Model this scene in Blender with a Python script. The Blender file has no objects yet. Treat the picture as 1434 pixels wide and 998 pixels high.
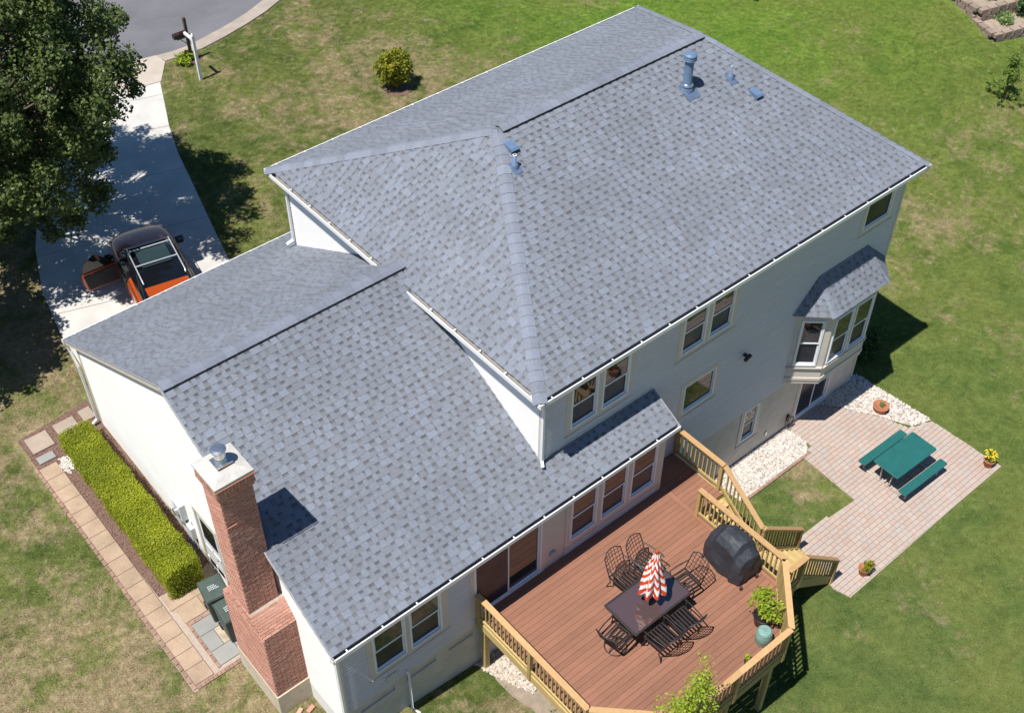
import bpy, math, random
import numpy as np
from mathutils import Vector, Matrix
from mathutils.geometry import delaunay_2d_cdt
random.seed(7); rng = np.random.default_rng(7)
S = bpy.context.scene
COL = S.collection
R = math.radians

# ------------------------------------------------------------------ camera, sky, sun, exposure
cam_d = bpy.data.cameras.new('camera'); cam = bpy.data.objects.new('camera', cam_d); COL.objects.link(cam)
right = Vector((0.76600358, -0.6428252, 0.00377859)); down = Vector((-0.44787897, -0.53789977, -0.71419064)); fwd = Vector((0.46113224, 0.54538024, -0.69994104))
cam.matrix_world = Matrix(((right.x, -down.x, -fwd.x, -11.26887734), (right.y, -down.y, -fwd.y, -12.41014922), (right.z, -down.z, -fwd.z, 25.74926255), (0, 0, 0, 1)))
cam_d.lens = 36 * 1677.7 / 1434; cam_d.clip_end = 2000
S.camera = cam
S.render.resolution_x = 1024; S.render.resolution_y = 712
SUNV = Vector((-3.5, -0.27, 7.9)).normalized()
elev = math.asin(SUNV.z); azi = math.atan2(SUNV.x, SUNV.y)
w = bpy.data.worlds.new('World'); S.world = w; w.use_nodes = True
wn = w.node_tree; sky = wn.nodes.new('ShaderNodeTexSky'); sky.sky_type = 'NISHITA'; sky.sun_disc = False
sky.sun_elevation = elev; sky.sun_rotation = azi % (2 * math.pi); sky.altitude = 50; sky.dust_density = 0.2; sky.ozone_density = 5.0
hs_ = wn.nodes.new('ShaderNodeHueSaturation'); hs_.inputs['Saturation'].default_value = 1.15; wn.links.new(sky.outputs[0], hs_.inputs['Color']); wn.links.new(hs_.outputs[0], wn.nodes['Background'].inputs[0]); wn.nodes['Background'].inputs[1].default_value = 0.07
sl = bpy.data.lights.new('sun', 'SUN'); sl.energy = 5.0; sl.angle = R(0.55); sl.color = (1, 0.972, 0.93)
so = bpy.data.objects.new('sun', sl); COL.objects.link(so); so.rotation_euler = SUNV.to_track_quat('Z', 'Y').to_euler(); so.location = (-20, 0, 50)
S.view_settings.view_transform = 'Standard'; S.view_settings.look = 'None'; S.view_settings.gamma = 1; S.view_settings.exposure = 0.32

# ------------------------------------------------------------------ materials
class NT:
    def __init__(s, name):
        s.m = bpy.data.materials.new(name); s.m.use_nodes = True; s.t = s.m.node_tree; s.n = s.t.nodes
        s.b = s.n['Principled BSDF']
    def new(s, k): return s.n.new(k)
    def link(s, a, b): s.t.links.new(a, b)
    def pos(s, obj=False):
        if obj: return s.new('ShaderNodeTexCoord').outputs['Object']
        return s.new('ShaderNodeNewGeometry').outputs['Position']
    def noise(s, scale, detail=4, rough=0.6, vec=None, stretch=None, dist=0):
        n = s.new('ShaderNodeTexNoise'); n.inputs['Scale'].default_value = scale; n.inputs['Detail'].default_value = detail
        n.inputs['Roughness'].default_value = rough; n.inputs['Distortion'].default_value = dist
        v = vec if vec is not None else s.pos()
        if stretch:
            mp = s.new('ShaderNodeMapping'); mp.inputs['Scale'].default_value = stretch; s.link(v, mp.inputs[0]); v = mp.outputs[0]
        s.link(v, n.inputs['Vector']); return n.outputs['Fac']
    def mr(s, v, a, b, c=0, d=1):
        n = s.new('ShaderNodeMapRange'); s.link(v, n.inputs[0])
        for i, x in enumerate((a, b, c, d)): n.inputs[i + 1].default_value = x
        return n.outputs[0]
    def math(s, op, a, b=None):
        n = s.new('ShaderNodeMath'); n.operation = op
        for i, x in enumerate((a, b)):
            if x is None: continue
            if isinstance(x, (int, float)): n.inputs[i].default_value = x
            else: s.link(x, n.inputs[i])
        return n.outputs[0]
    def mix(s, f, a, b, mode='MIX'):
        n = s.new('ShaderNodeMix'); n.data_type = 'RGBA'; n.blend_type = mode
        for i, x in ((0, f), (6, a), (7, b)):
            if isinstance(x, (int, float)): n.inputs[i].default_value = x
            elif isinstance(x, tuple): n.inputs[i].default_value = (*x[:3], 1)
            else: s.link(x, n.inputs[i])
        return n.outputs[2]
    def rand(s):
        a = s.new('ShaderNodeNewGeometry').outputs['Random Per Island']; b = s.new('ShaderNodeObjectInfo').outputs['Random']
        return s.math('FRACT', s.math('ADD', a, b))
    def ramp(s, f, stops, interp='LINEAR'):
        n = s.new('ShaderNodeValToRGB'); s.link(f, n.inputs[0]); n.color_ramp.interpolation = interp
        e = n.color_ramp.elements
        while len(e) < len(stops): e.new(0.5)
        for i, (p, c) in enumerate(stops): e[i].position = p; e[i].color = (*c, 1)
        return n.outputs[0]
    def bump(s, h, st=0.3, dist=0.01):
        n = s.new('ShaderNodeBump'); n.inputs['Strength'].default_value = st; n.inputs['Distance'].default_value = dist
        s.link(h, n.inputs['Height']); s.link(n.outputs[0], s.b.inputs['Normal'])
    def col(s, c):
        if isinstance(c, tuple): s.b.inputs['Base Color'].default_value = (*c, 1)
        else: s.link(c, s.b.inputs['Base Color'])
    def set(s, rough=0.7, metal=0, spec=0.5):
        s.b.inputs['Roughness'].default_value = rough; s.b.inputs['Metallic'].default_value = metal
        s.b.inputs['Specular IOR Level'].default_value = spec; return s.m

def M(name, c, rough=0.7, metal=0, var=0.12, scale=6, rnd=0.0, bump=0.0, bscale=60, spec=0.5, stretch=None, fine=0.0, c2=None, rc=None):
    t = NT(name)
    f = t.mr(t.noise(scale, 5, 0.6, stretch=stretch), 0.3, 0.7)
    base = t.mix(f, tuple(x * (1 - var) for x in c), tuple(min(1, x * (1 + var)) for x in (c2 or c)))
    if fine:
        g = t.mr(t.noise(bscale, 3, 0.7, stretch=stretch), 0.25, 0.75, 1 - fine, 1 + fine)
        v = t.new('ShaderNodeVectorMath'); v.operation = 'SCALE'; t.link(base, v.inputs[0]); t.link(g, v.inputs['Scale']); base = v.outputs[0]
    if rnd:
        r = t.rand()
        if rc: base = t.mix(t.math('MULTIPLY', t.mr(r, 0.0, 1.0), 1.0), base, t.mix(0.65, base, rc))
        g = t.mr(t.math('FRACT', t.math('MULTIPLY', r, 7.31)), 0, 1, 1 - rnd, 1 + rnd)
        v = t.new('ShaderNodeVectorMath'); v.operation = 'SCALE'; t.link(base, v.inputs[0]); t.link(g, v.inputs['Scale']); base = v.outputs[0]
    t.col(base)
    if bump: t.bump(t.noise(bscale, 4, 0.65, stretch=stretch), bump, 0.01)
    return t.set(rough, metal, spec)

# shingle materials -------------------------------------------------
def shingle_mat(name, stops, dark):
    t = NT(name); r = t.rand()
    c = t.ramp(r, stops)
    big = t.mr(t.noise(0.45, 5, 0.65), 0.3, 0.7, 0.89, 1.09)
    gr = t.mr(t.noise(95, 3, 0.8), 0.25, 0.75, 0.80, 1.2)
    gr2 = t.mr(t.noise(14, 3, 0.6), 0.3, 0.7, 0.92, 1.08)
    k = t.math('MULTIPLY', t.math('MULTIPLY', big, gr), gr2)
    v = t.new('ShaderNodeVectorMath'); v.operation = 'SCALE'; t.link(c, v.inputs[0]); t.link(k, v.inputs['Scale'])
    t.col(v.outputs[0]); t.bump(t.noise(160, 2, 0.8), 0.5, 0.004)
    return t.set(0.88, 0, 0.25)
m_tab = shingle_mat('asphalt_shingle_tab', [(0.0, (0.178, 0.188, 0.211)), (0.25, (0.194, 0.212, 0.246)), (0.42, (0.183, 0.194, 0.218)), (0.6, (0.205, 0.227, 0.267)), (0.8, (0.192, 0.208, 0.239)), (1.0, (0.215, 0.237, 0.280))], 0)
m_base = shingle_mat('asphalt_shingle_base', [(0.0, (0.168, 0.172, 0.187)), (0.35, (0.190, 0.205, 0.235)), (0.7, (0.174, 0.180, 0.197)), (1.0, (0.198, 0.215, 0.248))], 0)
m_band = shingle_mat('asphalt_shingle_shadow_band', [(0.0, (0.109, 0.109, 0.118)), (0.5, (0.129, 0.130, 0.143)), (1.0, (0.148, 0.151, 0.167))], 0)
m_cap = shingle_mat('asphalt_ridge_cap', [(0.0, (0.178, 0.192, 0.226)), (0.5, (0.203, 0.219, 0.261)), (1.0, (0.216, 0.236, 0.283))], 0)
m_felt = M('roof_underlay', (0.035, 0.035, 0.04), 0.9)

m_siding_shade = M('cream_siding_shade_tone', (0.585, 0.575, 0.60), 0.5, var=0.04, scale=1.2, bump=0.12, bscale=25, stretch=(1, 1, 6), fine=0.03)  # darker, bluish copy of the cream siding: wall shade painted into the colour
m_siding_lit = M('cream_siding_lit_tone', (0.88, 0.86, 0.825), 0.5, var=0.03, scale=1.2, bump=0.1, bscale=25)  # lighter copy of the same siding: sunlight painted into the colour
m_found = M('painted_foundation', (0.58, 0.53, 0.46), 0.85, var=0.1, scale=3, bump=0.5, bscale=30, fine=0.06)
m_trim = M('beige_trim', (0.60, 0.54, 0.47), 0.55, var=0.05, scale=3)
m_white = M('white_painted_metal', (0.80, 0.80, 0.78), 0.4, var=0.04, scale=3)
m_vinyl = M('white_window_vinyl', (0.78, 0.79, 0.79), 0.35, var=0.03)
m_gut_in = M('gutter_inside_dark', (0.06, 0.055, 0.045), 0.9, var=0.3, scale=8)  # near-black brown for the strip along the gutter floor

def glass(name, c=(0.015, 0.02, 0.025), rough=0.02, ior=2.0, mott=True):
    t = NT(name)
    if mott:
        f = t.mr(t.noise(1.6, 4, 0.6), 0.35, 0.7); t.col(t.mix(f, c, tuple(x * 2.4 + 0.006 for x in c)))
        t.bump(t.noise(1.1, 2, 0.5), 0.12, 0.02)
    else: t.col(c)
    t.b.inputs['IOR'].default_value = ior; return t.set(rough, 0, 0.5)
m_glass = glass('window_glass_clear', (.008, .011, .014), ior=1.65)
m_screen = glass('window_glass_with_insect_screen', (0.012, 0.015, 0.022), 0.2, 1.32)

def brick_mat():
    t = NT('red_brick'); r = t.rand()
    c = t.ramp(r, [(0, (0.40, 0.195, 0.14)), (0.3, (0.54, 0.275, 0.20)), (0.55, (0.47, 0.23, 0.165)), (0.8, (0.58, 0.315, 0.235)), (1, (0.50, 0.25, 0.19))])
    g = t.mr(t.noise(40, 4, 0.7), 0.3, 0.7, 0.8, 1.2)
    v = t.new('ShaderNodeVectorMath'); v.operation = 'SCALE'; t.link(c, v.inputs[0]); t.link(g, v.inputs['Scale'])
    t.col(v.outputs[0]); t.bump(t.noise(60, 4, 0.7), 0.4, 0.004); return t.set(0.85, 0, 0.3)
m_brick = brick_mat()
m_mortar = M('mortar', (0.52, 0.43, 0.35), 0.95, var=0.15, scale=20, bump=0.4)
m_conc = M('concrete', (0.50, 0.48, 0.44), 0.85, var=0.1, scale=2.5, bump=0.3, bscale=50, fine=0.08)
m_drive = M('driveway_concrete', (0.52, 0.495, 0.455), 0.85, var=0.15, scale=1.1, bump=0.3, bscale=60, fine=0.08, rnd=0.03)
m_apron = M('apron_concrete', (0.45, 0.385, 0.315), 0.85, var=0.12, scale=1.2, bump=0.3, bscale=60, fine=0.1)
m_kerb = M('kerb_concrete', (0.36, 0.30, 0.245), 0.85, var=0.15, scale=2, bump=0.3, bscale=60, fine=0.1)
def asphalt():
    t = NT('asphalt'); a = t.mr(t.noise(0.5, 5, 0.6), 0.3, 0.7, 0.85, 1.15); g = t.mr(t.noise(70, 3, 0.8), 0.2, 0.8, 0.7, 1.3)
    crack = t.mr(t.math('ABSOLUTE', t.math('SUBTRACT', t.noise(0.45, 3, 0.4, dist=0.6, stretch=(0.5, 1.6, 1)), 0.5)), 0.0, 0.006, 1.0, 0)
    v = t.new('ShaderNodeVectorMath'); v.operation = 'SCALE'; v.inputs[0].default_value = (0.152, 0.148, 0.158); t.link(t.math('MULTIPLY', a, g), v.inputs['Scale'])
    t.col(t.mix(t.math('MULTIPLY', crack, 0.18), v.outputs[0], (0.27, 0.26, 0.26))); t.bump(t.noise(90, 2), 0.4, 0.005); return t.set(0.9, 0, 0.3)
m_asph = asphalt()
m_galv = M('galvanised_steel', (0.62, 0.64, 0.66), 0.28, 0.9, var=0.08)
m_ventblue = M('grey_blue_vent_metal', (0.16, 0.22, 0.32), 0.35, 0.4, var=0.15, scale=9)
m_ventpaint = M('blue_grey_painted_vent', (0.115, 0.18, 0.285), 0.5, 0.0, var=0.1, scale=9)
m_rubber = M('black_rubber', (0.02, 0.02, 0.022), 0.6)

def grass_col(t):
    p = t.pos()
    big = t.noise(0.16, 5, 0.62, p); mid = t.noise(1.25, 6, 0.75, p, dist=0.5); fine = t.noise(7, 4, 0.75, p)
    # regions of the real lawn: lusher to the north east, thin and dry beside the house
    sep = t.new('ShaderNodeSeparateXYZ'); t.link(p, sep.inputs[0])
    east = t.mr(sep.outputs[0], 6, 26, 0, 1)
    ne = t.math('MULTIPLY', t.mr(sep.outputs[0], 12, 20), t.mr(sep.outputs[1], 5, 13))
    south = t.math('MULTIPLY', t.mr(sep.outputs[0], -3, 5), t.mr(sep.outputs[1], 3, -2))
    west = t.mr(sep.outputs[0], -4, -7)
    gd = t.mix(t.mr(mid, 0.35, 0.65), (0.085, 0.122, 0.030), (0.195, 0.222, 0.064))
    lush = t.mix(t.mr(mid, 0.3, 0.7), (0.100, 0.215, 0.026), (0.215, 0.355, 0.045))
    g = t.mix(ne, gd, lush); sc_ = 1.38
    g = t.mix(t.math('MULTIPLY', south, 0.55), g, t.mix(t.mr(mid, 0.3, 0.7), (0.072, 0.134, 0.036), (0.160, 0.215, 0.062)))
    g = t.mix(t.math('MULTIPLY', east, 0.6), g, t.mix(t.mr(mid, 0.3, 0.7), (0.105, 0.168, 0.028), (0.235, 0.295, 0.060)))
    warm = t.mr(t.noise(0.3, 3, 0.5, p), 0.45, 0.65, 0, 0.5)
    g = t.mix(warm, g, (0.215, 0.235, 0.062))
    dry_amt = t.math('SUBTRACT', t.math('SUBTRACT', 0.055, t.math('MULTIPLY', ne, 0.035)), t.math('MULTIPLY', south, 0.06))
    dry_amt = t.math('ADD', dry_amt, t.math('MULTIPLY', west, 0.03)); sw = t.math('MULTIPLY', t.mr(sep.outputs[0], 0.5, -1.5), t.mr(sep.outputs[1], -0.6, -1.6)); dry_amt = t.math('ADD', dry_amt, t.math('MULTIPLY', sw, 0.06))
    d1 = t.math('ADD', t.math('ADD', t.math('MULTIPLY', big, 0.36), t.math('MULTIPLY', t.noise(0.7, 6, 0.75, p, dist=0.8), 0.36)), t.math('MULTIPLY', t.noise(2.6, 5, 0.75, p), 0.28))
    d = t.mr(t.math('ADD', d1, dry_amt), 0.545, 0.64, 0, 0.85)
    tan = t.mix(t.mr(fine, 0.3, 0.7), (0.31, 0.235, 0.135), (0.47, 0.36, 0.225))
    return t.mix(d, g, tan), fine
def ground_mat():
    t = NT('lawn_soil'); c, f = grass_col(t)
    k = t.mr(t.noise(26, 4, 0.8), 0.3, 0.7, 0.56, 1.08); k2 = t.mr(f, 0.3, 0.7, 0.82, 1.12)
    v = t.new('ShaderNodeVectorMath'); v.operation = 'SCALE'; t.link(c, v.inputs[0]); t.link(t.math('MULTIPLY', k, k2), v.inputs['Scale'])
    t.col(v.outputs[0]); t.bump(t.noise(22, 5, 0.8), 0.9, 0.03); return t.set(0.95, 0, 0.1)
m_ground = ground_mat()
def blade_mat():
    t = NT('grass_blade'); c, f = grass_col(t)
    r = t.new('ShaderNodeObjectInfo').outputs['Random']
    k = t.mr(r, 0, 1, 0.92, 1.6)
    v = t.new('ShaderNodeVectorMath'); v.operation = 'SCALE'; t.link(c, v.inputs[0]); t.link(k, v.inputs['Scale'])
    t.col(v.outputs[0]); t.set(0.7, 0, 0.2)
    tr = t.new('ShaderNodeBsdfTranslucent'); t.link(v.outputs[0], tr.inputs[0]); ms = t.new('ShaderNodeMixShader'); ms.inputs[0].default_value = 0.3
    out = t.n['Material Output']; t.link(t.b.outputs[0], ms.inputs[1]); t.link(tr.outputs[0], ms.inputs[2]); t.link(ms.outputs[0], out.inputs[0])
    return t.m
m_blade = blade_mat()
def leaf(name, a, b, tr=0.3, rough=0.5, ns=1.5, nw=0.4):
    t = NT(name); r = t.rand(); c = t.mix(t.math('ADD', t.math('MULTIPLY', r, 1 - nw), t.math('MULTIPLY', t.mr(t.noise(ns, 3), 0.35, 0.65), nw)), a, b); t.col(c); t.set(rough, 0, 0.35)
    s = t.new('ShaderNodeBsdfTranslucent'); t.link(c, s.inputs[0]); ms = t.new('ShaderNodeMixShader'); ms.inputs[0].default_value = tr
    t.link(t.b.outputs[0], ms.inputs[1]); t.link(s.outputs[0], ms.inputs[2]); t.link(ms.outputs[0], t.n['Material Output'].inputs[0]); return t.m
m_leaf_big = leaf('maple_leaf', (0.045, 0.078, 0.018), (0.155, 0.20, 0.055), 0.3)
m_leaf_hedge = leaf('hedge_leaf', (0.18, 0.225, 0.012), (0.48, 0.51, 0.032), 0.35, ns=1.1, nw=.55)
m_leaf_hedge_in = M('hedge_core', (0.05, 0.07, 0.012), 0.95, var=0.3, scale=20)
m_leaf_yel = leaf('yellow_green_leaf', (0.17, 0.21, 0.02), (0.38, 0.36, 0.03), 0.35)
m_leaf_lime = leaf('lime_leaf', (0.24, 0.36, 0.03), (0.50, 0.58, 0.06), 0.4)
m_leaf_mid = leaf('mid_green_leaf', (0.10, 0.18, 0.03), (0.24, 0.32, 0.06), 0.3)
m_leaf_dark = leaf('dark_green_leaf', (0.03, 0.07, 0.02), (0.08, 0.15, 0.035), 0.25)
m_leaf_pale = leaf('pale_green_leaf', (0.16, 0.25, 0.08), (0.30, 0.40, 0.14), 0.3)
m_flower = M('yellow_petal', (0.75, 0.55, 0.02), 0.6, rnd=0.15)
m_bark = M('bark', (0.13, 0.10, 0.075), 0.95, var=0.25, scale=9, bump=0.8, bscale=30)
m_twig = M('brown_twig', (0.20, 0.13, 0.08), 0.9, var=0.2, scale=9)

def deckwood():
    t = NT('red_brown_composite_board'); r = t.new('ShaderNodeObjectInfo').outputs['Random']
    gr = t.noise(5, 5, 0.6, stretch=(0.6, 9, 1)); f = t.mr(gr, 0.3, 0.7)
    c = t.mix(f, (0.250, 0.114, 0.071), (0.305, 0.146, 0.091)); k = t.mr(r, 0, 1, 0.86, 1.08)
    k = t.math('MULTIPLY', k, t.mr(t.noise(1.1, 4), 0.3, 0.7, 0.93, 1.05))
    v = t.new('ShaderNodeVectorMath'); v.operation = 'SCALE'; t.link(c, v.inputs[0]); t.link(k, v.inputs['Scale']); t.col(v.outputs[0])
    t.bump(t.noise(30, 4, stretch=(0.3, 5, 1)), 0.25, 0.004); return t.set(0.7, 0, 0.3)
m_deck = deckwood()
def pine(name, a, b):
    t = NT(name); r = t.rand(); g = t.noise(7, 6, 0.65, stretch=(1, 1, 1), dist=1.2); f = t.mr(g, 0.3, 0.7)
    c = t.mix(f, a, b); k = t.math('MULTIPLY', t.mr(r, 0, 1, 0.86, 1.1), t.mr(t.noise(60, 3), 0.3, 0.7, 0.92, 1.06))
    v = t.new('ShaderNodeVectorMath'); v.operation = 'SCALE'; t.link(c, v.inputs[0]); t.link(k, v.inputs['Scale']); t.col(v.outputs[0])
    t.bump(g, 0.15, 0.004); return t.set(0.7, 0, 0.3)
m_pine = pine('treated_pine', (0.43, 0.30, 0.115), (0.52, 0.385, 0.165))
m_pine_cap = pine('treated_pine_cap', (0.47, 0.275, 0.12), (0.56, 0.35, 0.165))
def paver_mat():
    t = NT('concrete_paver'); r = t.rand()
    c = t.ramp(r, [(0, (0.42, 0.315, 0.26)), (0.2, (0.445, 0.345, 0.285)), (0.4, (0.41, 0.345, 0.30)), (0.6, (0.455, 0.365, 0.31)), (0.8, (0.43, 0.32, 0.262)), (1, (0.41, 0.36, 0.322))])
    k = t.math('MULTIPLY', t.mr(t.noise(45, 4, 0.7), 0.3, 0.7, 0.9, 1.08), t.mr(t.noise(0.8, 4), 0.3, 0.7, 0.94, 1.05))
    v = t.new('ShaderNodeVectorMath'); v.operation = 'SCALE'; t.link(c, v.inputs[0]); t.link(k, v.inputs['Scale']); t.col(v.outputs[0])
    t.bump(t.noise(60, 4, 0.7), 0.3, 0.004); return t.set(0.88, 0, 0.3)
m_paver = paver_mat()
m_joint = M('paver_joint_sand', (0.40, 0.32, 0.255), 0.95, var=0.15, scale=15)
m_walk = M('tan_paving_slab', (0.375, 0.268, 0.183), 0.88, var=0.16, scale=2.2, rnd=0.09, bump=0.35, bscale=38, fine=0.2)
m_edge = M('reddish_edging_brick', (0.30, 0.185, 0.135), 0.9, var=0.15, rnd=0.15, scale=6, bump=0.3)
m_flag = M('grey_slate_slab', (0.28, 0.275, 0.25), 0.8, var=0.1, scale=2, bump=0.25, fine=0.05, rnd=0.05)
m_flag_o = M('rusty_slate_slab', (0.43, 0.30, 0.18), 0.8, var=0.25, scale=3.5, bump=0.25, c2=(0.42, 0.36, 0.27))
m_flagbeige = M('beige_flagstone', (0.36, 0.285, 0.22), 0.85, var=0.12, scale=3, bump=0.25, fine=0.06)
m_mulch = M('mulch', (0.17, 0.10, 0.075), 0.95, var=0.35, scale=22, bump=1.0, bscale=60, fine=0.3)
m_soil = M('sandy_soil', (0.32, 0.255, 0.19), 0.95, var=0.2, scale=4, bump=0.6, bscale=40, fine=0.15)
m_peb = M('white_pebble', (0.60, 0.575, 0.54), 0.75, rnd=0.22, rc=(0.50, 0.38, 0.27))
m_pebt = M('tan_pebble', (0.52, 0.42, 0.33), 0.8, rnd=0.25, rc=(0.6, 0.56, 0.5))
m_black = M('bronze_black_metal', (0.055, 0.045, 0.045), 0.42, 0.4, var=0.2)
m_tglass = glass('tinted_table_glass', (0.085, 0.055, 0.055), 0.06, 2.2, False)
m_cover = M('black_vinyl_cover', (0.030, 0.033, 0.042), 0.62, var=0.2, scale=4, bump=0.35, bscale=7)
m_green = M('green_coated_steel', (0.015, 0.115, 0.105), 0.45, var=0.1, scale=4, bump=0.5, bscale=90)
m_legw = M('pale_tube_steel', (0.42, 0.36, 0.32), 0.4, 0.3)
m_terra = M('terracotta', (0.42, 0.165, 0.085), 0.85, var=0.12, scale=8)
m_bin = M('dark_green_plastic', (0.048, 0.070, 0.058), 0.5, var=0.12, scale=5)
m_binprint = M('pale_lettering', (0.45, 0.5, 0.5), 0.6)
m_celadon = M('celadon_ceramic', (0.20, 0.33, 0.29), 0.28, var=0.15, scale=12)
m_car = M('metallic_orange_paint', (0.42, 0.070, 0.013), 0.22, 0.15, var=0.05); m_car.node_tree.nodes['Principled BSDF'].inputs['Coat Weight'].default_value = 0.8
m_carblack = glass('black_roof_glass', (0.006, 0.007, 0.010), 0.04, 1.6, False)
m_sunroof = glass('sunroof_glass', (0.025, 0.045, 0.05), 0.04, 1.7, False)
m_chrome = M('satin_silver', (0.78, 0.80, 0.82), 0.25, 0.6)
m_int = M('dark_interior', (0.02, 0.02, 0.022), 0.8)
m_wood_post = M('weathered_post', (0.10, 0.075, 0.055), 0.9, var=0.2)
m_wpost = M('white_post_paint', (0.82, 0.82, 0.80), 0.5)
m_stonewall = M('tan_retaining_block', (0.30, 0.225, 0.175), 0.9, var=0.15, rnd=0.15, scale=5, bump=0.5)
m_bluecable = M('blue_cable', (0.03, 0.10, 0.35), 0.5)
m_pool = M('pale_blue_plastic', (0.35, 0.60, 0.68), 0.4)
m_orange = M('copper_strip', (0.42, 0.18, 0.11), 0.5)

# ------------------------------------------------------------------ helpers
def wm(o):
    b = Matrix.LocRotScale(o.location, o.rotation_euler, o.scale)
    return (wm(o.parent) @ o.matrix_parent_inverse if o.parent else Matrix()) @ b
def attach(o, p, world=True):
    o.parent = p
    if world: o.matrix_parent_inverse = wm(p).inverted()
def tag(o, label, cat, group=None, kind=None):
    o['label'] = label; o['category'] = cat
    if group: o['group'] = group
    if kind: o['kind'] = kind
    return o
def empty(name, loc, label=None, cat=None, group=None, rz=0):
    o = bpy.data.objects.new(name, None); o.empty_display_size = 0.2; COL.objects.link(o); o.location = loc; o.rotation_euler = (0, 0, rz)
    if label: tag(o, label, cat, group)
    return o
def linkmesh(name, me, parent=None, world=True):
    o = bpy.data.objects.new(name, me); COL.objects.link(o)
    if parent: attach(o, parent, world)
    return o
class MB:
    def __init__(s): s.v = []; s.f = []; s.m = []; s.sm = []
    def add(s, vs, fs, mi=0, smooth=False):
        n = len(s.v); s.v += [tuple(v) for v in vs]; s.f += [tuple(i + n for i in f) for f in fs]; s.m += [mi] * len(fs); s.sm += [smooth] * len(fs); return s
    def box(s, a, b, mi=0):
        x0, y0, z0 = a; x1, y1, z1 = b
        if x1 < x0: x0, x1 = x1, x0
        if y1 < y0: y0, y1 = y1, y0
        if z1 < z0: z0, z1 = z1, z0
        return s.add([(x0, y0, z0), (x1, y0, z0), (x1, y1, z0), (x0, y1, z0), (x0, y0, z1), (x1, y0, z1), (x1, y1, z1), (x0, y1, z1)],
              [(0, 3, 2, 1), (4, 5, 6, 7), (0, 1, 5, 4), (1, 2, 6, 5), (2, 3, 7, 6), (3, 0, 4, 7)], mi)
    def beam(s, p, q, wd, ht, mi=0, up=(0, 0, 1)):
        p = Vector(p); q = Vector(q); d = (q - p).normalized(); u = Vector(up); sd = d.cross(u)
        if sd.length < 1e-4: u = Vector((0, 1, 0)); sd = d.cross(u)
        sd.normalize(); u = sd.cross(d).normalized(); a = sd * wd / 2; b = u * ht / 2
        return s.add([p - a - b, p + a - b, p + a + b, p - a + b, q - a - b, q + a - b, q + a + b, q - a + b],
              [(0, 1, 2, 3), (7, 6, 5, 4), (0, 4, 5, 1), (1, 5, 6, 2), (2, 6, 7, 3), (3, 7, 4, 0)], mi)
    def tube(s, pts, r, n=8, mi=0, cap=True):
        pts = [Vector(p) for p in pts]; rs = r if isinstance(r, (list, tuple)) else [r] * len(pts)
        rings = []; prev = None
        for i, p in enumerate(pts):
            d = (pts[min(i + 1, len(pts) - 1)] - pts[max(i - 1, 0)]).normalized()
            if prev is None:
                a = d.cross(Vector((0, 0, 1)));
                if a.length < 1e-3: a = d.cross(Vector((1, 0, 0)))
                a.normalize()
            else:
                a = prev - d * prev.dot(d); a = a.normalized() if a.length > 1e-4 else prev
            prev = a; b = d.cross(a)
            rings.append([p + (a * math.cos(2 * math.pi * k / n) + b * math.sin(2 * math.pi * k / n)) * rs[i] for k in range(n)])
        vs = [v for ring in rings for v in ring]; fs = []
        for i in range(len(rings) - 1):
            for k in range(n): fs.append((i * n + k, i * n + (k + 1) % n, (i + 1) * n + (k + 1) % n, (i + 1) * n + k))
        s.add(vs, fs, mi, True)
        if cap:
            s.add(rings[0], [tuple(range(n))[::-1]], mi); s.add(rings[-1], [tuple(range(n))], mi)
        return s
    def lathe(s, prof, c=(0, 0, 0), n=20, mi=0, cap=True, smooth=True):
        vs = []; fs = []
        for (r, z) in prof:
            for k in range(n): t = 2 * math.pi * k / n; vs.append((c[0] + r * math.cos(t), c[1] + r * math.sin(t), c[2] + z))
        for i in range(len(prof) - 1):
            for k in range(n): fs.append((i * n + k, i * n + (k + 1) % n, (i + 1) * n + (k + 1) % n, (i + 1) * n + k))
        s.add(vs, fs, mi, smooth)
        if cap:
            m = len(prof) - 1
            s.add([vs[m * n + k] for k in range(n)], [tuple(range(n))], mi); s.add([vs[k] for k in range(n)], [tuple(range(n))[::-1]], mi)
        return s
    def prism(s, poly, z0, z1, mi=0):
        n = len(poly); vs = [(x, y, z0) for x, y in poly] + [(x, y, z1) for x, y in poly]
        return s.add(vs, [tuple(range(n))[::-1], tuple(range(n, 2 * n))] + [(i, (i + 1) % n, n + (i + 1) % n, n + i) for i in range(n)], mi)
    def mesh(s, name, mats):
        me = bpy.data.meshes.new(name); me.from_pydata([tuple(v) for v in s.v], [], s.f)
        for m in (mats if isinstance(mats, (list, tuple)) else [mats]): me.materials.append(m)
        me.polygons.foreach_set('material_index', s.m); me.polygons.foreach_set('use_smooth', s.sm); me.update(); return me
    def build(s, name, mats, parent=None, world=True, bevel=0, kind=None):
        o = linkmesh(name, s.mesh(name, mats), parent, world)
        if bevel:
            b = o.modifiers.new('bevel', 'BEVEL'); b.width = bevel; b.segments = 2; b.limit_method = 'ANGLE'
        if kind: o['kind'] = kind
        return o
def fastmesh(name, verts, nper, mats, smooth=False):
    """verts (N*nper,3) array: every nper vertices make one polygon"""
    verts = np.asarray(verts, dtype=np.float32).reshape(-1, 3); N = len(verts) // nper
    me = bpy.data.meshes.new(name); me.vertices.add(len(verts)); me.vertices.foreach_set('co', verts.ravel())
    me.loops.add(N * nper); me.loops.foreach_set('vertex_index', np.arange(N * nper, dtype=np.int32))
    me.polygons.add(N); me.polygons.foreach_set('loop_start', np.arange(0, N * nper, nper, dtype=np.int32))
    me.polygons.foreach_set('use_smooth', np.full(N, smooth)); me.materials.append(mats); me.update(calc_edges=True); return me

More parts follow.
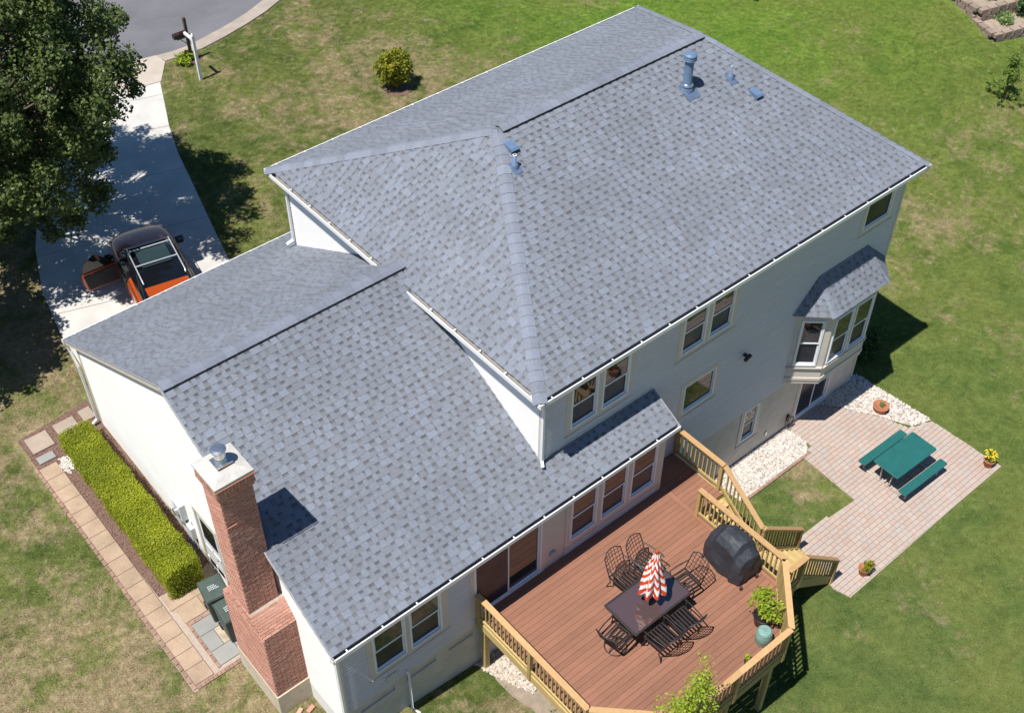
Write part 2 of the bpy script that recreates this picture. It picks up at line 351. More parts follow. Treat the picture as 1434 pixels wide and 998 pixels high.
def ss(a, b, x):
    t = min(1, max(0, (x - a) / (b - a))); return t * t * (3 - 2 * t)
def terr(x, y):
    zr = 2.2 * ss(0.5, 13, y)
    zl = 1.2 + .55 * ss(1.5, 11.5, y) + .45 * ss(11.5, 17, y) if y > -2 else 1.2 - .9 * ss(2, 12, -y)
    k = min(1, max(0, (3.5 - x) / 9.5)); return k * zl + (1 - k) * zr
def sheet(name, poly, off, mat, parent=None, res=0.5, kind=None, thick=0.0, jitter=0):
    n = len(poly); xs = [p[0] for p in poly]; ys = [p[1] for p in poly]
    pts = []
    for i in range(n):
        a = Vector(poly[i]); b = Vector(poly[(i + 1) % n]); k = max(1, int((b - a).length / res))
        for j in range(k):
            q = a.lerp(b, j / k)
            if jitter and j > 0: q = q + Vector((random.uniform(-1, 1), random.uniform(-1, 1))) * jitter
            pts.append(q)
    nb = len(pts); edges = [(i, (i + 1) % nb) for i in range(nb)]
    x = math.floor(min(xs) / res) * res + res / 2
    while x < max(xs):
        y = math.floor(min(ys) / res) * res + res / 2
        while y < max(ys): pts.append(Vector((x, y))); y += res
        x += res
    V, E, F, _, _, _ = delaunay_2d_cdt(pts, edges, [list(range(nb))], 1, 1e-5)
    mb = MB(); mb.add([(v.x, v.y, terr(v.x, v.y) + off) for v in V], F)
    if thick:
        for i in range(nb):
            a = pts[i]; b = pts[(i + 1) % nb]
            za = terr(*a) + off; zb = terr(*b) + off
            mb.add([(a.x, a.y, za), (b.x, b.y, zb), (b.x, b.y, zb - thick), (a.x, a.y, za - thick)], [(0, 3, 2, 1)])
    o = mb.build(name, mat, parent)
    if kind: o['kind'] = kind
    return o
def inpoly(x, y, P):
    c = False; j = len(P) - 1
    for i in range(len(P)):
        if (P[i][1] > y) != (P[j][1] > y) and x < (P[j][0] - P[i][0]) * (y - P[i][1]) / (P[j][1] - P[i][1]) + P[i][0]: c = not c
        j = i
    return c

# ------------------------------------------------------------------ ground
def axis(a, b, st, far):
    m = list(np.arange(a, b + 1e-6, st)); k = st; lo = []; x = a
    while x > -far: k *= 1.5; x -= k; lo.append(x)
    hi = []; x = b; k = st
    while x < far: k *= 1.5; x += k; hi.append(x)
    return lo[::-1] + m + hi
gx = axis(-16, 46, 0.5, 500); gy = axis(-16, 46, 0.5, 500)
mb = MB(); nx = len(gx); ny = len(gy)
mb.add([(x, y, terr(x, y)) for y in gy for x in gx], [(j * nx + i, j * nx + i + 1, (j + 1) * nx + i + 1, (j + 1) * nx + i) for j in range(ny - 1) for i in range(nx - 1)], 0, True)
mb.build('ground', m_ground)['kind'] = 'structure'

DRIVE_R = [(0.0, 11.0), (0.2, 13.0), (0.35, 14.82), (0.62, 15.95), (1.0, 17.4), (1.36, 18.75), (1.87, 20.72), (2.4, 22.3), (2.92, 23.55), (3.55, 25.1)]
DRIVE_L = [(-5.15, 11.0), (-5.12, 13.6), (-5.05, 15.02), (-4.71, 16.89), (-4.02, 18.92), (-3.0, 21.0), (-1.6, 23.0), (-0.4, 24.4), (0.2, 25.6)]
def at_y(L, y):
    for (a, b) in zip(L, L[1:]):
        if a[1] <= y <= b[1]: return a[0] + (b[0] - a[0]) * (y - a[1]) / (b[1] - a[1])
    return L[-1][0]
drv = sheet('driveway', DRIVE_R + DRIVE_L[::-1], 0.008, m_joint, kind='structure')
cuts = [11.1, 14.3, 17.25, 20.3, 23.1, 25.3]   # y of joints at x=0; joints fall 0.3 m per metre of x
def line_hit(L, y0, s=-0.31):
    best = None
    for (a, b) in zip(L, L[1:]):
        fa = a[1] - (y0 + s * a[0]); fb = b[1] - (y0 + s * b[0])
        if fa * fb <= 0 and fa != fb: t = fa / (fa - fb); best = (a[0] + (b[0] - a[0]) * t, a[1] + (b[1] - a[1]) * t)
    return best or (L[-1] if L[-1][1] < y0 + s * L[-1][0] + 3 else L[0])
for k in range(len(cuts)):
    y0 = cuts[k] + 0.012; y1 = (cuts[k + 1] if k + 1 < len(cuts) else 27.5) - 0.012
    if k == 0: ra, la = DRIVE_R[0], DRIVE_L[0]
    else: ra, la = line_hit(DRIVE_R, y0), line_hit(DRIVE_L, y0)
    rb, lb = line_hit(DRIVE_R, y1), line_hit(DRIVE_L, y1)
    if k == len(cuts) - 1: rb, lb = DRIVE_R[-1], DRIVE_L[-1]
    if math.dist(ra, rb) < 0.2: continue
    P = [ra] + [p for p in DRIVE_R if ra[1] + .05 < p[1] < rb[1] - .05] + [rb, lb] + [p for p in DRIVE_L[::-1] if la[1] + .05 < p[1] < lb[1] - .05] + [la]
    sheet('driveway_slab', P, 0.03, m_drive, drv, thick=0.04)
# street, kerb, apron
K_IN = [(4.38, 26.26), (5.1, 26.2), (5.9, 26.18), (7.0, 26.4), (8.3, 26.75), (9.3, 27.1), (10.5, 27.65), (12.5, 28.9), (14.5, 30.6), (16.5, 33.2), (18, 36.5), (18.8, 41)]
K_OUT = [(4.31, 26.88), (5.0, 26.76), (5.7, 26.76), (6.6, 26.96), (7.7, 27.22), (8.7, 27.55), (9.9, 28.1), (11.9, 29.35), (13.8, 31), (15.8, 33.6), (17.2, 36.8), (18, 41)]
sheet('street', [(2.2, 27.2), (4.31, 26.7)] + K_OUT[1:] + [(18, 60), (-30, 60), (-30, 36), (-8, 29.5)], 0.012, m_asph, res=1.0, kind='structure')
ap = sheet('apron', [(3.6, 25.12), (4.38, 26.26), (4.31, 26.88), (2.3, 27.28), (-2.0, 28.2), (-3.4, 27.6), (-1.2, 26.6), (0.2, 25.62)], 0.034, m_apron, thick=0.04, kind='structure')
kb = MB()
for i in range(len(K_IN) - 1):
    (a, b), (c, d) = (K_IN[i], K_IN[i + 1]), (K_OUT[i], K_OUT[i + 1])
    def P3(p, dz): return (p[0], p[1], terr(*p) + dz)
    def lp(p, q, t): return (p[0] + (q[0] - p[0]) * t, p[1] + (q[1] - p[1]) * t)
    prof = [(0, -.02), (0.02, .055), (0.3, .06), (0.42, .03), (1, .025), (1, -.05)]
    for (t0, z0), (t1, z1) in zip(prof, prof[1:]):
        kb.add([P3(lp(a, c, t0), z0), P3(lp(b, d, t0), z0), P3(lp(b, d, t1), z1), P3(lp(a, c, t1), z1)], [(0, 3, 2, 1)])
o = kb.build('kerb', m_kerb); o['kind'] = 'structure'

# patio ---------------------------------------------------------------------------------
PAT = [(6.55, -4.15), (6.68, -4.6), (13.42, -4.52), (13.36, -2.25), (12.62, -2.0), (12.35, -1.2), (11.75, -0.25), (11.25, 0.33), (9.93, 0.33), (9.9, -0.62), (9.38, -0.82), (9.28, -2.66), (7.15, -2.52), (6.9, -2.7)]
pt = sheet('patio', PAT, 0.012, m_joint, kind='structure', res=1)
pav = []
def spans(y, P):
    xs_ = []
    for (x0, y0), (x1, y1) in zip(P, P[1:] + P[:1]):
        if (y0 > y) != (y1 > y): xs_.append(x0 + (x1 - x0) * (y - y0) / (y1 - y0))
    xs_.sort(); return list(zip(xs_[::2], xs_[1::2]))
y = -4.55; row = 0
while y < 0.33:
    hgt = 0.135
    for xa, xb in spans(y + hgt / 2, PAT):
        x = xa - random.random() * .15
        while x < xb - .01:
            L = random.choice((.16, .22, .22, .28)); a = max(x, xa); b = min(x + L, xb)
            if b - a > .05: pav.append((round(a, 4), y, round(b - a, 4), hgt))
            x += L
    y += hgt
pav.sort(key=lambda p: (p[0] + 11) ** 2 + (p[1] + 12) ** 2)
pm = {}
stuff = MB()
def paver(mbx, L, h, ox=0, oy=0, oz=0):
    g = 0.0035; b = 0.006; t = 0.05
    x0, y0, x1, y1 = ox + g, oy + g, ox + L - g, oy + h - g
    mbx.add([(x0, y0, oz), (x1, y0, oz), (x1, y1, oz), (x0, y1, oz), (x0 + b, y0 + b, oz + b), (x1 - b, y0 + b, oz + b), (x1 - b, y1 - b, oz + b), (x0 + b, y1 - b, oz + b)],
            [(4, 5, 6, 7), (0, 1, 5, 4), (1, 2, 6, 5), (2, 3, 7, 6), (3, 0, 4, 7)])
    mbx.add([(x0, y0, oz), (x1, y0, oz), (x1, y1, oz), (x0, y1, oz), (x0, y0, oz - t), (x1, y0, oz - t), (x1, y1, oz - t), (x0, y1, oz - t)], [(0, 4, 5, 1), (1, 5, 6, 2), (2, 6, 7, 3), (3, 7, 4, 0)])
for k, (x, y, L, h) in enumerate(pav):
    z = 0.032 + random.uniform(-.002, .002)
    if k < 290:
        if (L, h) not in pm: q = MB(); paver(q, L, h); pm[(L, h)] = q.mesh('paver', m_paver)
        o = linkmesh('paver', pm[(L, h)], pt); o.location = (x, y, z)
    else: paver(stuff, L, h, x, y, z)
stuff.build('paver_field', m_paver, pt)['kind'] = 'stuff'

# pebbles ---------------------------------------------------------------------------------
def pebbles(name, poly, n, r0, r1, mat, base, label, cat, heap=0.03):
    b = sheet(name + '_bed', poly, 0.010, base, kind='structure')
    xs = [p[0] for p in poly]; ys = [p[1] for p in poly]
    t = (1 + 5 ** .5) / 2; ico = np.array([(-1, t, 0), (1, t, 0), (-1, -t, 0), (1, -t, 0), (0, -1, t), (0, 1, t), (0, -1, -t), (0, 1, -t), (t, 0, -1), (t, 0, 1), (-t, 0, -1), (-t, 0, 1)]) / 1.9
    tri = np.array([(0, 11, 5), (0, 5, 1), (0, 1, 7), (0, 7, 10), (0, 10, 11), (1, 5, 9), (5, 11, 4), (11, 10, 2), (10, 7, 6), (7, 1, 8), (3, 9, 4), (3, 4, 2), (3, 2, 6), (3, 6, 8), (3, 8, 9), (4, 9, 5), (2, 4, 11), (6, 2, 10), (8, 6, 7), (9, 8, 1)])
    V = []; F = []; k = 0
    while k < n:
        x = random.uniform(min(xs), max(xs)); y = random.uniform(min(ys), max(ys))
        if not inpoly(x, y, poly): continue
        r = random.uniform(r0, r1); sc = np.array((r * random.uniform(.8, 1.5), r * random.uniform(.7, 1.1), r * random.uniform(.5, .8))); a = random.uniform(0, 6.28)
        v = ico * (1 + rng.uniform(-.15, .15, (12, 1))) * sc; v = v @ np.array(((math.cos(a), math.sin(a), 0), (-math.sin(a), math.cos(a), 0), (0, 0, 1)))
        V.append(v + (x, y, terr(x, y) + 0.015 + random.random() * heap)); F.append(tri + 12 * k); k += 1
    me = bpy.data.meshes.new(name); me.from_pydata(np.concatenate(V).tolist(), [], np.concatenate(F).tolist()); me.materials.append(mat)
    return tag(linkmesh(name, me), label, cat, kind='stuff')
G1 = [(6.75, 0.33), (9.9, 0.33), (9.9, -0.45), (9.6, -0.72), (8.3, -0.74), (6.85, -0.72)]
pebbles('white_gravel', G1, 4600, 0.016, 0.034, m_peb, m_soil, 'white pebbles along the foot of the wall between the deck stairs and the patio', 'gravel')
G2 = [(11.3, 0.33), (13.2, 0.42), (13.38, -2.2), (12.75, -2.0), (12.3, -1.1), (11.75, -0.22)]
pebbles('white_gravel', G2, 3000, 0.018, 0.036, m_peb, m_soil, 'wedge of white pebbles beside the flower pot at the back of the patio', 'gravel')
G3 = [(-2.15, -0.3), (0.6, -0.3), (0.9, -2.5), (-0.6, -4.5), (-1.9, -3.4), (-2.05, -1.9), (-1.95, -0.9)]
pebbles('tan_gravel', [(-2.15, -0.3), (-0.4, -0.3), (-0.5, -1.4), (-1.55, -1.75), (-1.95, -0.9)], 2300, 0.018, 0.04, m_pebt, m_soil, 'tan and white pebbles in the corner between the wall and the deck railing', 'gravel')
sheet('bare_soil', [(-2.0, -0.9), (-1.0, -0.5), (1.5, -1.5), (0, -5.0), (-1.4, -4.3), (-1.75, -3.2)], 0.006, m_soil, kind='structure', jitter=0.08)
# edging between gravel and grass
eb = MB()
for k in range(14): eb.box((6.9 + k * .2, -0.80, 0.0), (7.085 + k * .2, -0.72, 0.06))
eb.build('edging', m_edge, None)['kind'] = 'structure'

# side walk ---------------------------------------------------------------------------------
BED = [(-7.66, 12.22), (-5.58, 12.42), (-5.58, 5.85), (-6.05, 5.6), (-7.08, 5.66), (-7.2, 9.2), (-7.24, 10.5), (-7.66, 10.8)]
sheet('mulch_bed', BED, 0.012, m_mulch, kind='structure')
mul = [];  # loose bark chips
for _ in range(2600):
    x = random.uniform(-7.66, -5.6); y = random.uniform(5.5, 12.3)
    if not inpoly(x, y, BED): continue
    a = random.uniform(0, 3.14); d = Vector((math.cos(a), math.sin(a), random.uniform(-.3, .3))) * random.uniform(.015, .035); e = Vector((-math.sin(a), math.cos(a), random.uniform(-.4, .4))) * .009; p = Vector((x, y, terr(x, y) + .028))
    mul += [p - d - e, p + d - e, p + d + e, p - d + e]
o = linkmesh('bark_chips', fastmesh('bark_chips', [tuple(v) for v in mul], 4, M('bark_chip', (0.22, 0.13, 0.095), 0.95, rnd=0.35)))
tag(o, 'brown bark chips spread on the bed along the hedge', 'mulch', kind='stuff')
WALK = [(-7.63, 10.78), (-7.15, 10.44), (-7.08, 5.62), (-5.62, 5.86), (-5.6, 4.62), (-6.95, 4.56), (-6.95, 3.08), (-7.56, 3.05)]
wk = sheet('walkway', [(-7.72, 10.8), (-7.12, 10.5), (-7.04, 5.66), (-5.6, 5.9), (-5.6, 3.0), (-7.66, 2.95)], 0.010, m_joint, kind='structure')
def slab(name, x0, y0, x1, y1, mat, par, th=0.045, g=0.005):
    q = MB(); x0 += g; x1 -= g; y0 += g; y1 -= g; b = .006
    n = [(x0, y0), (x1, y0), (x1, y1), (x0, y1)]; ni = [(x0 + b, y0 + b), (x1 - b, y0 + b), (x1 - b, y1 - b), (x0 + b, y1 - b)]
    q.add([(x, y, terr(x, y) + th - b) for x, y in n] + [(x, y, terr(x, y) + th) for x, y in ni] + [(x, y, terr(x, y) - .02) for x, y in n],
          [(4, 5, 6, 7), (0, 1, 5, 4), (1, 2, 6, 5), (2, 3, 7, 6), (3, 0, 4, 7), (8, 9, 1, 0), (9, 10, 2, 1), (10, 11, 3, 2), (11, 8, 0, 3)])
    return q.build(name, mat, par)
y = 3.08
while y < 10.7:
    h = 0.46
    w0 = -7.56 - 0.012 * (y - 3); slab('paving_slab', w0, y, w0 + 0.48, y + h, m_walk, wk); y += h
for (x0, x1) in ((-6.95, -6.35), (-6.35, -5.68)):
    slab('paving_slab', x0, 4.62, x1, 5.12, m_walk, wk)
    slab('paving_slab', x0 - .1, 5.12, x1 - .06, 5.62, m_walk, wk)
for (x0, y0, x1, y1, m) in ((-6.85, 3.16, -6.31, 3.6, m_flag), (-6.85, 3.6, -6.5, 4.1, m_flag), (-6.5, 3.6, -6.0, 4.1, m_flag_o), (-6.85, 4.1, -6.31, 4.5, m_flag), (-6.31, 4.1, -5.7, 4.5, m_flag), (-6.31, 3.16, -5.7, 3.6, m_flag)):
    slab('slate_slab', x0, y0, x1, y1, m, wk)
eb = MB()
y = 3.0
while y < 10.8: x = -7.56 - .012 * (y - 3); eb.box((x - .085, y + .004, terr(x, y) - .02), (x - .006, y + .19, terr(x, y) + .035 + random.random() * .01)); y += .2
for k in range(16): x = -7.56 + k * .105; eb.box((x, 2.96, terr(x, 3) - .02), (x + .095, 3.06, terr(x, 3) + .035))
for k in range(8):
    y = 3.14 + k * .2; eb.box((-6.93, y, terr(-6.9, y)), (-6.862, y + .19, terr(-6.9, y) + .037)); 
for k in range(6):
    x = -6.93 + k * .2; eb.box((x, 4.51, terr(x, 4.5)), (x + .19, 4.60, terr(x, 4.5) + .037))
eb.build('edging_brick', m_edge, wk)['kind'] = 'stuff'
def flag(x0, y0, x1, y1, m, label, skew=0.03):
    o = slab('stepping_stone', 0 + x0, y0, x1, y1, m, None, th=.06)
    return tag(o, label, 'paving stone')
flag(-7.53, 11.48, -6.92, 12.1, m_flagbeige, 'large square beige flagstone at the outer corner of the mulch bed')
flag(-7.55, 11.04, -7.09, 11.32, m_flag, 'small grey slab lying between the big beige flagstone and the tan walk')
flag(-6.73, 11.6, -6.14, 12.12, m_flagbeige, 'beige flagstone half under the street end of the hedge')
flag(-5.98, 11.7, -5.64, 12.16, m_flagbeige, 'beige flagstone against the downspout corner of the white wall')
pebbles('white_pebble_patch', [(-7.1, 10.95), (-6.85, 10.9), (-6.82, 10.5), (-7.05, 10.3), (-7.2, 10.6)], 170, .02, .04, m_peb, m_mulch, 'little spill of white stones by the outer edge of the hedge', 'gravel')

exec_parts = []
# ------------------------------------------------------------------ house
house = empty('house', (3, 5, 0), 'cream two storey house with grey shingle roofs, brick chimney and bay window', 'house')
X, Y, Z = Vector((1, 0, 0)), Vector((0, 1, 0)), Vector((0, 0, 1))
HE, S1, S2, SW = 7.9, 2.568 / 5.335, 2.568 / 3.27, 0.529
def wz(y): return 5.114 + SW * (y + 0.629)       # near slope of the wing
ZR = wz(5.2)
def wzf(y): return ZR - SW * (y - 5.2)
EXP = 0.158
tabs = []; tabfield = MB(); band = MB(); course = MB()
def slope(A, B, Cc, D, name, lift=0.0, exp=EXP):
    A, B, Cc, D = map(Vector, (A, B, Cc, D)); u = (B - A).normalized(); n = u.cross(D - A).normalized(); v = n.cross(u)
    if n.z < 0: raise Exception(name)
    h = (D - A).dot(v); d0 = (D - A).dot(u); b0 = (B - A).dot(u); c0 = (Cc - A).dot(u)
    base = MB(); und = -0.012
    base.add([A + n * und, B + n * und, Cc + n * und, D + n * und] if (Cc - D).length > 1e-3 else [A + n * und, B + n * und, D + n * und], [(0, 1, 2, 3)] if (Cc - D).length > 1e-3 else [(0, 1, 2)])
    roof = base.build(name, m_felt, house)
    Lf = lambda vv: d0 * min(1, max(0, vv / h)); Rf = lambda vv: b0 + (c0 - b0) * min(1, max(0, vv / h))
    P = lambda uu, vv, w: A + u * uu + v * vv + n * w
    k = 0; rows = int(math.ceil(h / exp))
    for k in range(rows):
        v0 = k * exp; v1 = min(h, v0 + exp)
        L0, L1, R0, R1 = Lf(v0), Lf(v1), Rf(v0), Rf(v1); lo = min(L0, L1); hi = max(R0, R1)
        if R0 - L0 < .02: continue
        vm = v0 + .60 * (v1 - v0); x = lo - random.random() * .3
        while x < hi:
            x2 = x + random.uniform(.25, .8)
            cl = lambda xx, vv: min(max(xx, Lf(vv)), Rf(vv))
            a, b, c, d = cl(x, v0), cl(x2, v0), cl(x2, vm), cl(x, vm)
            if b - a > .003 or c - d > .003:
                course.add([P(a, v0, .009), P(b, v0, .009), P(c, vm, .006), P(d, vm, .006), P(a, v0, -.006), P(b, v0, -.006)], [(0, 1, 2, 3), (4, 5, 1, 0)])
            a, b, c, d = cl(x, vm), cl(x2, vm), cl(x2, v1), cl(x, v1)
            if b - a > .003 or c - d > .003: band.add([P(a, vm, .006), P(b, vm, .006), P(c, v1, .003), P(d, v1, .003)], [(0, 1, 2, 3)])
            x = x2
        x = lo - random.random() * .3; lw = 0
        while x < hi:
            wd = random.choice((.10, .12, .14, .16, .19, .24)); 
            a0, a1, b0_, b1_ = cl(x, v0), cl(x, v1), cl(x + wd, v0), cl(x + wd, v1)
            if b0_ - a0 > wd - 1e-4 and b1_ - a1 > wd - 1e-4 and v1 - v0 > exp - 1e-4 and exp == EXP:
                tabs.append((P(x, v0, 0), u, v, n, wd, roof))
            elif b0_ - a0 > .004 or b1_ - a1 > .004:
                e = .003
                tabfield.add([P(a0, v0 - e, .019), P(b0_, v0 - e, .019), P(b1_, v1, .009), P(a1, v1, .009), P(a0, v0 - e, .006), P(b0_, v0 - e, .006), P(b1_, v1, .0), P(a1, v1, .0)],
                             [(0, 1, 2, 3), (4, 5, 1, 0), (5, 6, 2, 1), (7, 4, 0, 3)])
            x += wd + random.choice((.05, .08, .09, .10, .11, .14))
    return roof
e = 0.085
def mslope(off, s):  # z on a main slope at horizontal distance off from the eave
    return HE + s * off
rN = slope((e * S1 / S2, e, mslope(e, S1)), (13.2 - e * S1 / S2, e, mslope(e, S1)), (13.2 - 3.27, 5.335, HE + 2.568), (3.27, 5.335, HE + 2.568), 'roof')
rL = slope((e, 10.67 - e * S2 / S1, mslope(e, S2)), (e, e * S2 / S1, mslope(e, S2)), (3.27, 5.335, HE + 2.568), (3.27, 5.335, HE + 2.568), 'roof')
rF = slope((13.2 - e, 10.67 - e, mslope(e, S1)), (e, 10.67 - e, mslope(e, S1)), (3.27, 5.335, HE + 2.568), (9.93, 5.335, HE + 2.568), 'roof')
rR = slope((13.2 - e, e, mslope(e, S2)), (13.2 - e, 10.67 - e, mslope(e, S2)), (9.93, 5.335, HE + 2.568), (9.93, 5.335, HE + 2.568), 'roof')
ye = -0.629 + e
rW1 = slope((-5.8, ye, wz(ye)), (0.4, ye, wz(ye)), (0.4, 5.2, ZR), (-5.8, 5.2, ZR), 'roof')
rW2 = slope((0.4, ye, wz(ye)), (3.82, ye, wz(ye)), (3.82, 0.37, wz(.37)), (0.4, 0.37, wz(.37)), 'roof')
rW3 = slope((0.42, 11.62, wzf(11.62)), (-5.8, 11.62, wzf(11.62)), (-5.8, 5.2, ZR), (0.42, 5.2, ZR), 'roof')
rW4 = slope((1.0, 11.62, wzf(11.62)), (0.42, 11.62, wzf(11.62)), (0.42, 10.3, wzf(10.3)), (1.0, 10.3, wzf(10.3)), 'roof')
# bay roof
bw = 0.37
ZB0, ZB1 = 4.92, 5.86
bay_r = slope((9.76, -.43, ZB0), (11.98, -.43, ZB0), (11.72, bw, ZB1), (9.78, bw, ZB1), 'bay_roof')
slope((8.93, bw, ZB0), (9.76, -.43, ZB0), (9.78, bw, ZB1), (9.78, bw, ZB1), 'bay_roof')
slope((11.98, -.43, ZB0), (12.78, bw, ZB0), (11.72, bw, ZB1), (11.72, bw, ZB1), 'bay_roof')
camp = Vector((-11.27, -12.41, 25.75))
tabs.sort(key=lambda t: (t[0] - camp).length)
tm = {}
for i, (p, u, v, n, wd, roof) in enumerate(tabs):
    vs = [(0, -.003, .019), (wd, -.003, .019), (wd, EXP, .009), (0, EXP, .009), (0, -.003, .006), (wd, -.003, .006), (wd, EXP, 0), (0, EXP, 0)]
    fs = [(0, 1, 2, 3), (4, 5, 1, 0), (5, 6, 2, 1), (7, 4, 0, 3)]
    if i < 290:
        if wd not in tm: q = MB(); q.add(vs, fs); tm[wd] = q.mesh('shingle', m_tab)
        o = linkmesh('shingle', tm[wd]); o.matrix_world = Matrix(((u.x, v.x, n.x, p.x), (u.y, v.y, n.y, p.y), (u.z, v.z, n.z, p.z), (0, 0, 0, 1)))
        o.parent = roof; o.matrix_parent_inverse = wm(roof).inverted()
    else: tabfield.add([p + u * a + v * b + n * c for a, b, c in vs], fs)
tabfield.build('shingle_field', m_tab, house, kind='stuff')
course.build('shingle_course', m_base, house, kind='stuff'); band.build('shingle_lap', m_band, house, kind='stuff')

def caps(p, q, n1, n2, parent, wd=0.155, st=0.25, lift=0.018, L=0.33):
    """folded cap shingles from p (low end) to q; n1, n2 the normals of the two slopes"""
    p = Vector(p); q = Vector(q); d = (q - p).normalized(); tot = (q - p).length; n1 = Vector(n1).normalized(); n2 = Vector(n2).normalized()
    def sidev(n, o):
        s = d.cross(n).normalized()
        return s if s.dot(o) > 0 else -s
    s1 = sidev(n1, n1 - n2); s2 = sidev(n2, n2 - n1); up = (n1 + n2).normalized()
    mb = MB(); prof = [(s1 * wd, n1), (s1 * wd * .35, n1), (None, up), (s2 * wd * .35, n2), (s2 * wd, n2)]
    for t, h in ((0, lift + .016), (L, lift)):
        for s, n in prof: mb.v.append((s if s else Vector()) + n * h + d * t - (up * .006 if s is None else Vector()))
    for s, n in prof: mb.v.append((s if s else Vector()) + n * (lift - .012) - (up * .006 if s is None else Vector()))
    fs = []
    for i in range(4): fs.append((i, i + 1, 5 + i + 1, 5 + i)); fs.append((10 + i, 11 + i, i + 1, i))
    fs += [(0, 5, 10), (4, 14, 9)]
    mb.f = fs; mb.m = [0] * len(fs); mb.sm = [False] * len(fs)
    me = mb.mesh('ridge_cap', m_cap); k = int(tot / st)
    for i in range(k):
        o = linkmesh('ridge_cap', me, parent); o.location = p + d * (i * st + random.uniform(-.004, .004)); o.matrix_parent_inverse = wm(parent).inverted()
nN = Vector((0, -S1, 1)); nF = Vector((0, S1, 1)); nL = Vector((-S2, 0, 1)); nR = Vector((S2, 0, 1))
caps((.03, .05, HE + .02), (3.27, 5.335, HE + 2.568), nN, nL, rN)
caps((.03, 10.62, HE + .02), (3.27, 5.335, HE + 2.568), nL, nF, rL)
caps((13.17, .05, HE + .02), (9.93, 5.335, HE + 2.568), nN, nR, rN)
caps((13.17, 10.62, HE + .02), (9.93, 5.335, HE + 2.568), nR, nF, rF)
caps((3.3, 5.335, HE + 2.568), (9.9, 5.335, HE + 2.568), nN, nF, rN, lift=.062, wd=.15)
caps((-5.8, 5.2, ZR), (0.45, 5.2, ZR), Vector((0, -SW, 1)), Vector((0, SW, 1)), rW1, lift=.062, wd=.15)
bn = Vector((0, -1.17, 1)); caps((9.76, -.43, ZB0), (9.78, bw, ZB1), bn, Vector((-1.1, -1.1, 1.1)), bay_r, wd=.09, lift=.012)
caps((11.98, -.43, ZB0), (11.72, bw, ZB1), bn, Vector((1.1, -1.1, 1.1)), bay_r, wd=.09, lift=.012)
for (xa, xb, yy, zz, sl_, par) in ((3.35, 9.85, 5.335, HE + 2.568, S1, rN), (-5.78, 0.3, 5.2, ZR, SW, rW1)):
    mb = MB()
    for sg in (-1, 1):
        n = Vector((0, sg * sl_, 1)).normalized(); s = Vector((0, sg, -sl_)).normalized(); o0 = Vector((0, yy, zz))
        a = [o0 + s * t + n * h for t, h in ((0, .0), (.165, .0), (.165, .052), (0, .052))]
        mb.add([Vector((xa, p.y, p.z)) for p in a] + [Vector((xb, p.y, p.z)) for p in a], [(0, 1, 2, 3), (7, 6, 5, 4), (0, 4, 5, 1), (1, 5, 6, 2), (2, 6, 7, 3)])
    mb.build('ridge_vent', m_rubber, par)

# siding ------------------------------------------------------------------
def siding(name, O, U, N, z0, z1, rng_, openings, mat, ex=0.105):
    mb = MB(); O = Vector(O); z = z0
    while z < z1 - .01:
        zt = min(z1, z + ex); zm = (z + zt) / 2
        ua, ub = rng_(zm); segs = [(ua, ub)]
        for (a, b, c, d) in openings:
            if c < zm < d:
                ns = []
                for s0, s1 in segs:
                    if b <= s0 or a >= s1: ns.append((s0, s1)); continue
                    if a > s0: ns.append((s0, a))
                    if b < s1: ns.append((b, s1))
                segs = ns
        for a, b in segs:
            if b - a < .01: continue
            P = lambda uu, zz, d: O + U * uu + Z * zz + N * d
            zk = z + (zt - z) * .68; mb.add([P(a, z, .026), P(b, z, .026), P(b, zk, .024), P(a, zk, .024), P(b, zt, .003), P(a, zt, .003), P(a, z, .002), P(b, z, .002)], [(0, 1, 2, 3), (3, 2, 4, 5), (6, 7, 1, 0)])
        z = zt
    return mb.build(name, mat, house, kind='stuff')
def wallplane(name, O, U, N, u0, u1, z0, z1, mat, depth=.12, openings=()):
    mb = MB(); 
    us = sorted({u0, u1} | {a for o in openings for a in o[:2] if u0 < a < u1}); zs = sorted({z0, z1} | {a for o in openings for a in o[2:] if z0 < a < z1})
    for a, b in zip(us, us[1:]):
        for c, d in zip(zs, zs[1:]):
            if any(o[0] - 1e-6 <= a and b <= o[1] + 1e-6 and o[2] - 1e-6 <= c and d <= o[3] + 1e-6 for o in openings): continue
            ubx(mb, O, U, N, a, b, c, d, -depth, 0)
    return mb.build(name, mat, house)
def ubx(mb, O, U, N, u0, u1, z0, z1, d0, d1, mi=0):
    O = Vector(O); P = lambda a, b, c: O + U * a + Z * b + N * c
    vs = [P(u0, z0, d0), P(u1, z0, d0), P(u1, z0, d1), P(u0, z0, d1), P(u0, z1, d0), P(u1, z1, d0), P(u1, z1, d1), P(u0, z1, d1)]
    fl = U.cross(Z).dot(N) > 0
    fs = [(0, 3, 2, 1), (4, 5, 6, 7), (0, 1, 5, 4), (1, 2, 6, 5), (2, 3, 7, 6), (3, 0, 4, 7)]
    if fl: fs = [f for f in fs]
    else: fs = [f[::-1] for f in fs]
    mb.add(vs, fs, mi)
